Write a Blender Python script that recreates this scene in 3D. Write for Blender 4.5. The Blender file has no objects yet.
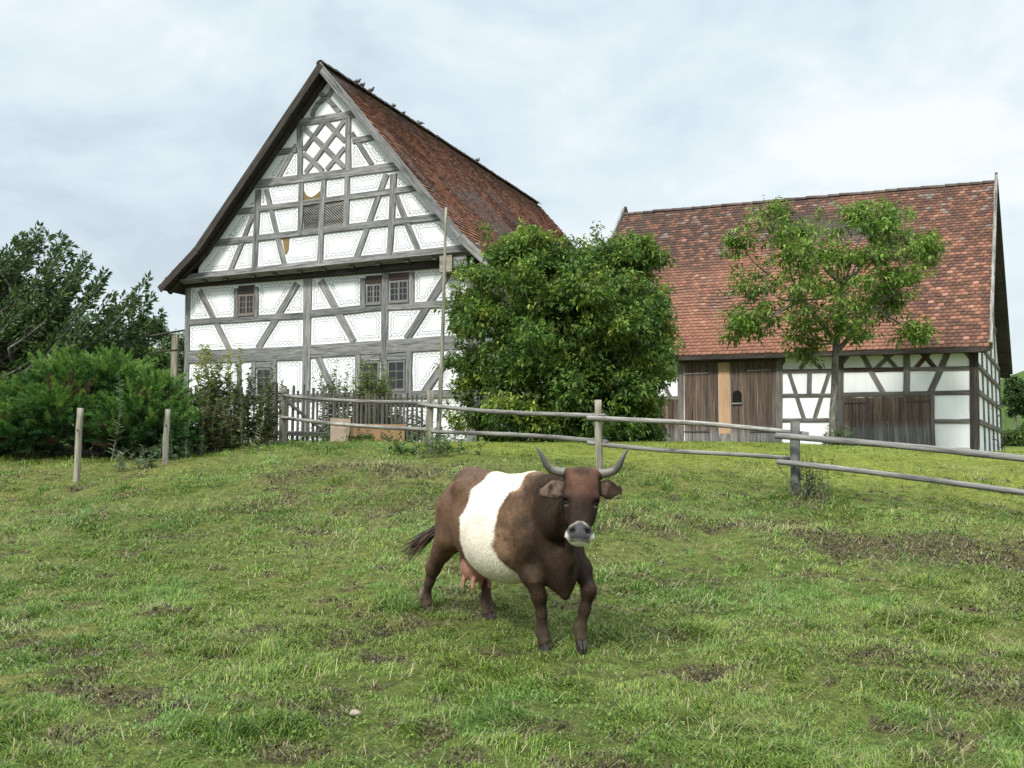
import bpy, bmesh, math, random
import numpy as np
from mathutils import Vector, Matrix, Euler

SC = bpy.context.scene
COL = SC.collection
rad = math.radians
RNG = np.random.default_rng(11)
random.seed(5)

# ------------------------------------------------------------------ noise
def _hash(ix, iy, iz, seed):
    h = (ix * 374761393 + iy * 668265263 + iz * 2147483647 + seed * 974634533) & 0xFFFFFFFF
    h = ((h ^ (h >> 13)) * 1274126177) & 0xFFFFFFFF
    h = h ^ (h >> 16)
    return (h & 0xFFFFFF) / float(0xFFFFFF)

def vnoise(x, y, z=None, seed=0):
    x = np.asarray(x, float); y = np.asarray(y, float)
    z = np.zeros_like(x) if z is None else np.asarray(z, float)
    ix, iy, iz = np.floor(x).astype(np.int64), np.floor(y).astype(np.int64), np.floor(z).astype(np.int64)
    fx, fy, fz = x - ix, y - iy, z - iz
    sx, sy, sz = fx*fx*(3-2*fx), fy*fy*(3-2*fy), fz*fz*(3-2*fz)
    r = 0
    for dx in (0, 1):
        for dy in (0, 1):
            for dz in (0, 1):
                w = (sx if dx else 1-sx) * (sy if dy else 1-sy) * (sz if dz else 1-sz)
                r = r + w * _hash(ix+dx, iy+dy, iz+dz, seed)
    return r

def fbm(x, y, z=None, seed=0, octv=4):
    a, s, t = 0.5, 0.0, 0.0
    f = 1.0
    for o in range(octv):
        s = s + a * vnoise(np.asarray(x)*f, np.asarray(y)*f, None if z is None else np.asarray(z)*f, seed+o*17)
        t += a; a *= 0.5; f *= 2.03
    return s / t

def sstep(a, b, x):
    t = np.clip((np.asarray(x, float)-a)/(b-a), 0, 1)
    return t*t*(3-2*t)

# ------------------------------------------------------------------ mesh helpers
def mesh_np(name, V, faces, cols=None, smooth=False):
    """faces: list of int arrays (n,k); cols: (n,3) per vertex."""
    V = np.asarray(V, np.float32)
    me = bpy.data.meshes.new(name)
    faces = [np.asarray(f, np.int32) for f in faces if len(f)]
    nl = sum(f.size for f in faces); nf = sum(len(f) for f in faces)
    me.vertices.add(len(V)); me.vertices.foreach_set('co', V.ravel())
    me.loops.add(nl); me.polygons.add(nf)
    me.loops.foreach_set('vertex_index', np.concatenate([f.ravel() for f in faces]))
    st, o = [], 0
    for f in faces:
        st.append(o + np.arange(len(f))*f.shape[1]); o += f.size
    me.polygons.foreach_set('loop_start', np.concatenate(st).astype(np.int32))
    if smooth:
        me.polygons.foreach_set('use_smooth', np.ones(nf, bool))
    if cols is not None:
        at = me.color_attributes.new('Col', 'FLOAT_COLOR', 'POINT')
        c = np.ones((len(V), 4), np.float32); c[:, :3] = cols
        at.data.foreach_set('color', c.ravel())
    me.update(calc_edges=True)
    return me

def link(name, me, mat=None, parent=None, loc=(0, 0, 0), rot=(0, 0, 0)):
    o = bpy.data.objects.new(name, me); COL.objects.link(o)
    if mat is not None: me.materials.append(mat)
    o.location = loc; o.rotation_euler = rot
    if parent is not None: o.parent = parent
    return o

def empty(name, loc=(0, 0, 0), rz=0):
    o = bpy.data.objects.new(name, None); COL.objects.link(o)
    o.empty_display_size = 0.2
    o.location = loc; o.rotation_euler = (0, 0, rz)
    return o

def tag(o, label, cat, group=None, kind=None):
    if label: o['label'] = label
    if cat: o['category'] = cat
    if group: o['group'] = group
    if kind: o['kind'] = kind
    return o

class MB:
    def __init__(s): s.v = []; s.f = []; s.c = []; s.n = 0
    def add(s, V, F, c=None):
        V = [tuple(p) for p in V]
        s.v += V; s.f += [tuple(i+s.n for i in f) for f in F]; s.n += len(V)
        s.c += [c or (1, 1, 1)]*len(V)
    def box(s, x0, x1, y0, y1, z0, z1, c=None):
        V = [(x, y, z) for x in (x0, x1) for y in (y0, y1) for z in (z0, z1)]
        s.add(V, [(0,1,3,2),(4,6,7,5),(0,4,5,1),(2,3,7,6),(0,2,6,4),(1,5,7,3)], c)
    def tube(s, pts, rs, n=8, c=None, cap=True):
        pts = [Vector(p) for p in pts]
        V, F = [], []
        up = Vector((0.13, 0.21, 0.97))
        for i, p in enumerate(pts):
            d = (pts[min(i+1, len(pts)-1)] - pts[max(i-1, 0)]).normalized()
            a = d.cross(up)
            if a.length < 0.15: a = d.cross(Vector((1, 0.1, 0)))
            a.normalize(); b = d.cross(a)
            for k in range(n):
                t = 2*math.pi*k/n
                V.append(p + (a*math.cos(t) + b*math.sin(t))*rs[i])
        for i in range(len(pts)-1):
            for k in range(n):
                F.append((i*n+k, i*n+(k+1) % n, (i+1)*n+(k+1) % n, (i+1)*n+k))
        if cap:
            F.append(tuple(range(n-1, -1, -1))); F.append(tuple((len(pts)-1)*n+k for k in range(n)))
        s.add(V, F, c)
    def build(s, name, mat, parent=None, smooth=False, col=False, loc=(0,0,0), rot=(0,0,0)):
        me = bpy.data.meshes.new(name); me.from_pydata(s.v, [], s.f)
        if smooth: me.polygons.foreach_set('use_smooth', [True]*len(me.polygons))
        if col:
            at = me.color_attributes.new('Col', 'FLOAT_COLOR', 'POINT')
            at.data.foreach_set('color', np.c_[np.array(s.c, np.float32), np.ones(len(s.c), np.float32)].ravel())
        me.update()
        return link(name, me, mat, parent, loc, rot)

def timber(name, parent, p0, p1, w, t, mat, normal=(0, -1, 0), jit=0.006, seg=5, chamf=0.014, rnd=None):
    """a hewn beam: local X runs along it, chamfered section w (across) x t (along normal), centre line p0-p1."""
    rnd = rnd or random
    p0, p1 = Vector(p0), Vector(p1); d = p1-p0; L = d.length
    X = d.normalized(); N = Vector(normal).normalized(); N = (N - X*N.dot(X)).normalized(); Wd = N.cross(X)
    a, b, c = w/2, t/2, min(chamf, w*0.2, t*0.3)
    prof = [(-a+c, -b), (a-c, -b), (a, -b+c), (a, b-c), (a-c, b), (-a+c, b), (-a, b-c), (-a, -b+c)]
    V, F = [], []
    bend = rnd.uniform(-1, 1)*jit*1.5
    for i in range(seg+1):
        x = L*i/seg
        o = bend*math.sin(math.pi*i/seg); k = 1+rnd.uniform(-1, 1)*jit*3
        jl, jr = rnd.uniform(-jit, jit), rnd.uniform(-jit, jit)
        for (u, v) in prof:
            V.append((x, u*k + o + (jl if u < 0 else jr), v))
    n = len(prof)
    for i in range(seg):
        for k in range(n):
            F.append((i*n+k, i*n+(k+1) % n, (i+1)*n+(k+1) % n, (i+1)*n+k))
    F.append(tuple(range(n-1, -1, -1))); F.append(tuple(seg*n+k for k in range(n)))
    me = bpy.data.meshes.new(name); me.from_pydata(V, [], F); me.update()
    o = link(name, me, mat, parent)
    M = Matrix((X, Wd, N)).transposed().to_4x4(); M.translation = p0
    o.matrix_basis = M
    return o

# ------------------------------------------------------------------ materials
class NT:
    def __init__(s, name):
        s.m = bpy.data.materials.new(name); s.m.use_nodes = True
        s.t = s.m.node_tree; s.t.nodes.clear()
        s.out = s.n('ShaderNodeOutputMaterial')
    def n(s, ty, **kw):
        nd = s.t.nodes.new(ty)
        for k, v in kw.items():
            if k in ('operation', 'blend_type', 'data_type', 'noise_dimensions', 'feature', 'attribute_name', 'interpolation', 'distance', 'wave_type', 'bands_direction'): setattr(nd, k, v)
            else: nd.inputs[k].default_value = v
        return nd
    def l(s, a, b): s.t.links.new(a, b)
    def coord(s, scale=(1, 1, 1), kind='Object'):
        tc = s.n('ShaderNodeTexCoord'); mp = s.n('ShaderNodeMapping')
        mp.inputs['Scale'].default_value = scale
        s.l(tc.outputs[kind], mp.inputs['Vector'])
        return mp.outputs['Vector']
    def noise(s, vec, scale, detail=4, rough=0.55, dist=0.0):
        nd = s.n('ShaderNodeTexNoise'); nd.inputs['Scale'].default_value = scale
        nd.inputs['Detail'].default_value = detail; nd.inputs['Roughness'].default_value = rough
        nd.inputs['Distortion'].default_value = dist
        s.l(vec, nd.inputs['Vector']); return nd.outputs['Fac']
    def ramp(s, fac, stops):
        nd = s.n('ShaderNodeValToRGB'); e = nd.color_ramp.elements
        while len(e) < len(stops): e.new(0.5)
        for i, (p, c) in enumerate(stops):
            e[i].position = p; e[i].color = (*c, 1) if len(c) == 3 else c
        s.l(fac, nd.inputs['Fac']); return nd.outputs['Color']
    def mix(s, fac, a, b, mode='MIX'):
        nd = s.n('ShaderNodeMix', data_type='RGBA', blend_type=mode)
        for sk, v in ((nd.inputs[0], fac), (nd.inputs[6], a), (nd.inputs[7], b)):
            if hasattr(v, 'is_linked') or isinstance(v, bpy.types.NodeSocket): s.l(v, sk)
            elif isinstance(v, (int, float)): sk.default_value = v
            else: sk.default_value = (*v, 1)
        return nd.outputs[2]
    def math(s, op, a, b=0.0):
        nd = s.n('ShaderNodeMath', operation=op)
        for sk, v in ((nd.inputs[0], a), (nd.inputs[1], b)):
            if isinstance(v, bpy.types.NodeSocket): s.l(v, sk)
            else: sk.default_value = v
        return nd.outputs[0]
    def bsdf(s, color, rough=0.8, bump=None, bstr=0.3, bdist=0.01, spec=0.3, transl=0.0, metal=0.0):
        p = s.n('ShaderNodeBsdfPrincipled')
        p.inputs['Specular IOR Level'].default_value = spec; p.inputs['Metallic'].default_value = metal
        if isinstance(rough, bpy.types.NodeSocket): s.l(rough, p.inputs['Roughness'])
        else: p.inputs['Roughness'].default_value = rough
        if isinstance(color, bpy.types.NodeSocket): s.l(color, p.inputs['Base Color'])
        else: p.inputs['Base Color'].default_value = (*color, 1)
        if bump is not None:
            b = s.n('ShaderNodeBump', Strength=bstr, Distance=bdist); s.l(bump, b.inputs['Height'])
            s.l(b.outputs['Normal'], p.inputs['Normal'])
        sh = p.outputs['BSDF']
        if transl:
            t = s.n('ShaderNodeBsdfTranslucent')
            if isinstance(color, bpy.types.NodeSocket): s.l(color, t.inputs['Color'])
            else: t.inputs['Color'].default_value = (*color, 1)
            mx = s.n('ShaderNodeMixShader'); mx.inputs[0].default_value = transl
            s.l(sh, mx.inputs[1]); s.l(t.outputs[0], mx.inputs[2]); sh = mx.outputs[0]
        s.l(sh, s.out.inputs['Surface'])
        return s.m
    def attr(s, name='Col'):
        nd = s.n('ShaderNodeAttribute', attribute_name=name); return nd.outputs['Color']
    def objrand(s):
        return s.n('ShaderNodeObjectInfo').outputs['Random']

def wood_mat(name, dark, mid, light, crack=0.55, along=0):
    """weathered timber, grain along local axis `along`."""
    m = NT(name)
    sc = [10, 10, 10]; sc[along] = 0.7
    v = m.coord(tuple(sc))
    rnd = m.objrand()
    off = m.n('ShaderNodeVectorMath', operation='ADD'); m.l(v, off.inputs[0])
    cx = m.n('ShaderNodeCombineXYZ'); sh = m.math('MULTIPLY', rnd, 37.0)
    for i in range(3): m.l(sh, cx.inputs[i])
    m.l(cx.outputs[0], off.inputs[1]); v = off.outputs[0]
    g = m.noise(v, 1.6, 6, 0.65, 0.4)
    col = m.ramp(g, [(0.3, dark), (0.48, mid), (0.72, light)])
    big = m.noise(m.coord((1, 1, 1)), 1.3, 3)
    col = m.mix(m.math('MULTIPLY', m.math('SUBTRACT', big, 0.35), 0.9), col, tuple(0.55*x for x in mid))
    fine = m.noise(v, 5.0, 3, 0.6)
    crk = m.ramp(fine, [(0.34, (0.12, 0.12, 0.12)), (0.46, (1, 1, 1))])
    col = m.mix(crack, col, crk, 'MULTIPLY')
    tone = m.ramp(rnd, [(0, (0.78, 0.78, 0.78)), (1, (1.15, 1.13, 1.1))])
    col = m.mix(1.0, col, tone, 'MULTIPLY')
    return m.bsdf(col, 0.85, m.math('ADD', g, m.math('MULTIPLY', fine, 0.6)), 0.5, 0.012, 0.2)

def col_mat(name, rough=0.8, nscale=20.0, var=0.25, bstr=0.2, bdist=0.01, transl=0.0, spec=0.3, world=False):
    """vertex colour 'Col' varied by fine noise."""
    m = NT(name)
    v = m.coord()
    n = m.noise(v, nscale, 4)
    k = m.ramp(n, [(0.25, (1-var,)*3), (0.75, (1+var,)*3)])
    c = m.mix(1.0, m.attr(), k, 'MULTIPLY')
    return m.bsdf(c, rough, n if bstr else None, bstr, bdist, spec, transl)

M = {}
M['timber'] = wood_mat('weathered_timber', (0.050, 0.050, 0.050), (0.185, 0.188, 0.186), (0.345, 0.35, 0.345), 0.65)
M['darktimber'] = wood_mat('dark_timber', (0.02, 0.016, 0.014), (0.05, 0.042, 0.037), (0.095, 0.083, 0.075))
M['barntimber'] = wood_mat('barn_timber', (0.05, 0.043, 0.04), (0.145, 0.135, 0.125), (0.24, 0.23, 0.215))
M['redtimber'] = wood_mat('red_timber', (0.026, 0.019, 0.016), (0.072, 0.048, 0.040), (0.12, 0.085, 0.072))
M['rail'] = wood_mat('rail_wood', (0.06, 0.056, 0.05), (0.21, 0.205, 0.19), (0.40, 0.395, 0.37), 0.75)
M['greyrail'] = wood_mat('grey_rail_wood', (0.06, 0.06, 0.058), (0.165, 0.165, 0.16), (0.27, 0.27, 0.26), 0.6)
M['post'] = wood_mat('post_wood', (0.08, 0.07, 0.055), (0.23, 0.215, 0.175), (0.38, 0.36, 0.30), 0.65)
M['picket'] = wood_mat('picket_wood', (0.04, 0.038, 0.034), (0.115, 0.11, 0.10), (0.20, 0.195, 0.18))
M['newplank'] = wood_mat('new_plank', (0.44, 0.27, 0.15), (0.55, 0.36, 0.22), (0.62, 0.43, 0.28), 0.1)
M['ochre'] = wood_mat('ochre_board', (0.16, 0.11, 0.045), (0.24, 0.17, 0.075), (0.32, 0.24, 0.12), 0.2)

def plaster():
    m = NT('white_plaster'); v = m.coord()
    a = m.noise(v, 1.1, 5, 0.6); b = m.noise(v, 9, 5, 0.6)
    c = m.ramp(a, [(0.3, (0.68, 0.71, 0.73)), (0.6, (0.765, 0.79, 0.80))])
    st = m.noise(m.coord((6, 6, 0.5)), 1.0, 5, 0.65)
    c = m.mix(m.ramp(st, [(0.50, (0, 0, 0)), (0.78, (0.5, 0.5, 0.5))]), c, (0.56, 0.565, 0.56))
    return m.bsdf(c, 0.9, b, 0.25, 0.02, 0.2)
M['plaster'] = plaster()
def flat(name, c, rough=0.7, var=0.15, sc=12, bstr=0.15, spec=0.3, metal=0):
    m = NT(name); n = m.noise(m.coord(), sc, 4)
    k = m.ramp(n, [(0.25, tuple(x*(1-var) for x in c)), (0.75, tuple(min(1, x*(1+var)) for x in c))])
    return m.bsdf(k, rough, n, bstr, 0.01, spec, metal=metal)
M['ink'] = flat('scroll_paint', (0.14, 0.15, 0.16), 0.9, .35)
M['stone'] = flat('plinth_stone', (0.36, 0.36, 0.34), 0.9, 0.3, 5, 0.4)
M['frame'] = flat('window_frame_paint', (0.16, 0.155, 0.15), 0.7, 0.3, 30)
M['redframe'] = flat('red_frame_paint', (0.16, 0.128, 0.11), 0.7, 0.3, 30)
M['iron'] = flat('hinge_iron', (0.05, 0.045, 0.045), 0.6, 0.3, 30)
M['void'] = flat('dark_inside', (0.006, 0.006, 0.006), 1.0, 0.1, 5, 0)
M['clay'] = flat('clay_trough', (0.37, 0.21, 0.12), 0.9, 0.25, 4, 0.3)
M['palepath'] = flat('path_gravel', (0.36, 0.34, 0.29), 0.95, 0.25, 25, 0.5)
def glass():
    m = NT('old_window_glass'); n = m.noise(m.coord(), 4, 2)
    return m.bsdf((0.015, 0.018, 0.02), 0.12, n, 0.08, 0.02, 0.5)
M['glass'] = glass()
M['tile'] = col_mat('roof_tile', 0.85, 26, 0.28, 0.35, 0.008, 0, 0.2)
def barndoor():
    m = NT('barn_door_boards')
    v = m.coord((16, 16, 0.7)); g = m.noise(v, 1.3, 6, 0.65, 0.3)
    c = m.ramp(g, [(0.3, (0.030, 0.024, 0.021)), (0.5, (0.095, 0.072, 0.058)), (0.75, (0.20, 0.15, 0.12))])
    # the lowest half metre is bleached grey by rain splash, a stain of its own
    sp = m.n('ShaderNodeSeparateXYZ'); tc = m.n('ShaderNodeTexCoord'); m.l(tc.outputs['Object'], sp.inputs[0])
    zz = m.math('ADD', sp.outputs['Z'], m.math('MULTIPLY', m.noise(m.coord((9, 9, 1)), 1.5, 4), 0.5))
    k = m.ramp(zz, [(0.72, (1, 1, 1)), (1.15, (0, 0, 0))])
    gr = m.ramp(g, [(0.3, (0.06, 0.06, 0.058)), (0.7, (0.24, 0.245, 0.24))])
    c = m.mix(k, c, gr)
    rb = m.objrand(); c = m.mix(1.0, c, m.ramp(rb, [(0, (0.7, 0.7, 0.72)), (1, (1.25, 1.18, 1.1))]), 'MULTIPLY')
    return m.bsdf(c, 0.85, g, 0.5, 0.01, 0.2)
M['barndoor'] = barndoor()
M['leaf'] = col_mat('leaf', 0.5, 8, 0.12, 0, 0, 0.38, 0.30)
M['needle'] = col_mat('needle', 0.6, 5, 0.12, 0, 0, 0.15, 0.25)
M['grass'] = col_mat('grass_blade', 0.55, 3, 0.12, 0, 0, 0.30, 0.3)
def bark():
    m = NT('bark'); v = m.coord((9, 9, 2.2)); n = m.noise(v, 2.0, 6, 0.65, 0.5)
    c = m.ramp(n, [(0.3, (0.045, 0.04, 0.034)), (0.5, (0.13, 0.122, 0.105)), (0.7, (0.27, 0.265, 0.24))])
    return m.bsdf(c, 0.9, n, 0.6, 0.02, 0.2)
M['bark'] = bark()
# ------------------------------------------------------------------ terrain
_ky = np.array([-60, -10, 0, 3, 5, 7, 8.2, 9.3, 12, 14.7, 16, 18.5, 21, 23, 26, 30, 60, 700.])
_kz = np.array([-1.5, -.9, -.55, -.36, -.22, -.06, .05, .145, .54, .97, 1.31, 1.66, 1.86, 1.90, 1.89, 1.86, 2.3, 4.0])
_ty = np.arange(-60, 700, 0.1); _tz = np.interp(_ty, _ky, _kz)
_g = np.exp(-0.5*(np.arange(-14, 15)/6.0)**2); _g /= _g.sum()
_tz = np.convolve(np.pad(_tz, 14, mode='edge'), _g, 'valid')
def gz0(x, y):
    x = np.asarray(x, float); y = np.asarray(y, float)
    z = np.interp(y, _ty, _tz)
    far = sstep(7, 13, y)
    z = z - 0.26*sstep(4.5, 12.5, x)*far - 0.10*sstep(3, 7, -x)*far*(1-sstep(18, 21, y))
    z = z - 0.03*sstep(2, 8, x)*(1-far)
    # the hillside behind the barn, on the right
    z = z + 17*np.exp(-(((x-92)/38)**2 + ((y-118)/52)**2)) * sstep(38, 70, y)
    z = z + 5*np.exp(-(((x+70)/60)**2 + ((y-160)/60)**2)) * sstep(50, 90, y)
    return z
def pads(x, y):
    """level seats for the two buildings: no bumps there"""
    return 1.0
# patches where hooves have broken the turf: x, y, rx, ry, depth of wear
MUD = [(-2.4, 16.2, 1.9, 1.6, .55), (-1.3, 14.0, 1.6, 1.5, .45), (-3.4, 14.2, .7, .5, .5), (3.3, 13.0, 1.2, .5, .6), (4.6, 11.9, 1.5, .65, 1.0), (5.6, 11.4, 1.1, .6, .8),
       (2.3, 12.9, 1.1, .5, .6), (1.35, 7.6, .36, .22, .9), (2.9, 7.9, .5, .35, .9), (3.4, 7.2, .8, .5, .7), (-2.75, 7.0, .4, .25, .9), (-1.35, 6.75, .28, .16, 1.0),
       (-2.3, 8.7, .45, .18, .7), (-3.4, 7.95, .35, .14, .8), (-.9, 8.9, .5, .25, .6), (-1.2, 6.0, .5, .2, .6), (-2.6, 6.2, .25, .2, .5), (.1, 6.4, .4, .2, .45),
       (-.85, 7.9, .5, .25, .5), (3.2, 6.3, .5, .3, .5), (4.3, 9.4, .9, .3, .6), (-4.4, 12.6, 1.0, .35, .5), (-5.0, 9.6, .8, .25, .35), (.5, 5.7, .35, .2, .5),
       (1.9, 10.4, .7, .3, .4), (-.3, 10.8, .9, .4, .35), (6.2, 10.3, 1.2, .5, .6), (-2.0, 12.0, .9, .4, .35), (-.05, 8.05, .4, .22, .5), (2.0, 6.0, .3, .15, .5)]
def mud(x, y):
    x = np.asarray(x, float); y = np.asarray(y, float)
    n = fbm(x*1.6, y*1.6, seed=3, octv=4); n2 = fbm(x*4.3, y*4.3, seed=31, octv=3)
    m = np.zeros_like(x)
    for (cx, cy, rx, ry, a) in MUD:
        m = np.maximum(m, a*np.exp(-(((x-cx)/rx)**2 + ((y-cy)/ry)**2)*0.9))
    m = np.clip(m*1.2 + (n-.5)*1.25 + (n2-.5)*1.25, 0, 1) * sstep(.05, .35, m)
    sp = sstep(.60, .76, n2 + (n-.5)*.6) * .8 * sstep(17.5, 15.5, y)
    return np.clip(np.maximum(m, sp), 0, 1)
def gz(x, y):
    x = np.asarray(x, float); y = np.asarray(y, float)
    near = sstep(19, 15, y)
    z = gz0(x, y)
    b = (fbm(x*0.9, y*0.9, seed=8, octv=3)-.5)*.12 + (fbm(x*3.1, y*3.1, seed=9, octv=3)-.5)*.085
    z = z + b*near*sstep(42, 30, np.abs(x)) + (fbm(x*.35, y*.35, seed=12)-.5)*.05*(1-near)*sstep(45, 28, y)
    return z
def gh(x, y): return float(gz(np.array([x]), np.array([y]))[0])

def spaced(dense0, dense1, step, lo, hi, g=1.16):
    a = list(np.arange(dense0, dense1, step))
    s = step; v = a[-1]
    while v < hi: s *= g; v += s; a.append(v)
    s = step; v = a[0]; pre = []
    while v > lo: s *= g; v -= s; pre.append(v)
    return np.array(pre[::-1]+a)

def make_ground():
    xs = spaced(-11, 11, .11, -420, 420); ys = spaced(3.5, 22, .11, -60, 640)
    X, Y = np.meshgrid(xs, ys); x, y = X.ravel(), Y.ravel()
    m = mud(x, y)*((np.abs(x) < 14) & (y < 24))
    z = gz(x, y) - .03*m*(fbm(x*5, y*5, seed=77)*1.6)
    nx, ny = len(xs), len(ys)
    i = np.arange(nx-1)[None, :] + nx*np.arange(ny-1)[:, None]; i = i.ravel()
    F = np.stack([i, i+1, i+nx+1, i+nx], 1)
    n1 = fbm(x*.5, y*.5, seed=21); n2 = fbm(x*2.5, y*2.5, seed=22)
    green = np.array([.078, .108, .030]); yel = np.array([.135, .138, .048]); soil = np.array([.080, .062, .042]); lawn = np.array([.15, .18, .038])
    c = green + (yel-green)*np.clip((n1-.3)*1.5+(n2-.5)*.8, 0, 1)[:, None]
    lw = (sstep(16.5, 20, y + .55*np.maximum(x, 0)) * sstep(-3.5, -.5, x + .2*(y-20)))[:, None]
    c = c*(1-lw) + (lawn*(.75+.5*n2)[:, None])*lw
    far = sstep(40, 60, y)[:, None]
    c = c*(1-far) + np.array([.058, .100, .024])*((.45+1.1*n1)*(.65+.7*fbm(x*.12, y*.12, seed=99)))[:, None]*far
    m = m*.8; c = c*(1-m[:, None]) + soil*(.6+.8*n2)[:, None]*m[:, None]
    me = mesh_np('ground', np.stack([x, y, z], 1), [F], c, True)
    mm = NT('turf_soil'); v = mm.coord(); a = mm.noise(v, 9, 6, .7); b = mm.noise(v, 60, 4, .7)
    k = mm.ramp(a, [(.28, (.35, .36, .35)), (.72, (1.6, 1.55, 1.4))])
    cc = mm.mix(1.0, mm.attr(), k, 'MULTIPLY')
    cc = mm.mix(1.0, cc, mm.ramp(b, [(.3, (.35, .38, .35)), (.7, (1.7, 1.65, 1.5))]), 'MULTIPLY')
    mm.bsdf(cc, .95, mm.math('ADD', a, b), .8, .04, .1)
    o = link('ground', me, mm.m); o['kind'] = 'structure'
make_ground()

# ------------------------------------------------------------------ grass
def blades(P, L, W, lean, az, cols, droop=.35):
    """curved 3-segment blades: 5 vertices each."""
    n = len(P)
    d = np.stack([np.cos(az), np.sin(az), np.zeros(n)], 1); s = np.stack([-np.sin(az), np.cos(az), np.zeros(n)], 1)
    up = np.array([0, 0, 1.])
    def at(t):
        a = lean*(t**.8) + droop*t*t
        return P + (d*(np.sin(a)*t*L)[:, None]) + up*(np.cos(a)*t*L)[:, None]
    b0 = P - s*(W/2)[:, None]; b1 = P + s*(W/2)[:, None]
    m = at(.55); m0 = m - s*(W*.42)[:, None]; m1 = m + s*(W*.42)[:, None]; tip = at(1.0)
    V = np.stack([b0, b1, m1, m0, tip], 1).reshape(-1, 3)
    i = np.arange(n)*5
    F4 = np.stack([i, i+1, i+2, i+3], 1); F3 = np.stack([i+3, i+2, i+4], 1)
    C = np.repeat(cols, 5, 0)
    return V, F4, F3, C

def sample_field(n, y0, y1, pad=2.0, seed=0):
    r = np.random.default_rng(seed)
    # area element grows with y (the field of view widens)
    u = r.random(n); y = np.sqrt(y0*y0 + u*(y1*y1-y0*y0)); x = (r.random(n)*2-1)*(.54*y+pad)
    return x, y

def in_building(x, y):
    def loc(ox, oy, a):
        c, s = math.cos(a), math.sin(a); dx, dy = x-ox, y-oy
        return dx*c+dy*s, -dx*s+dy*c
    hx, hy = loc(-10.426, 31.924, rad(-22.3)); bx, by = loc(2.629, 33.787, rad(-26.4))
    return ((hx > -.1) & (hx < 10.4) & (hy > -.1)) | ((bx > -.6) & (bx < 12.3) & (by > -.05))

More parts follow.
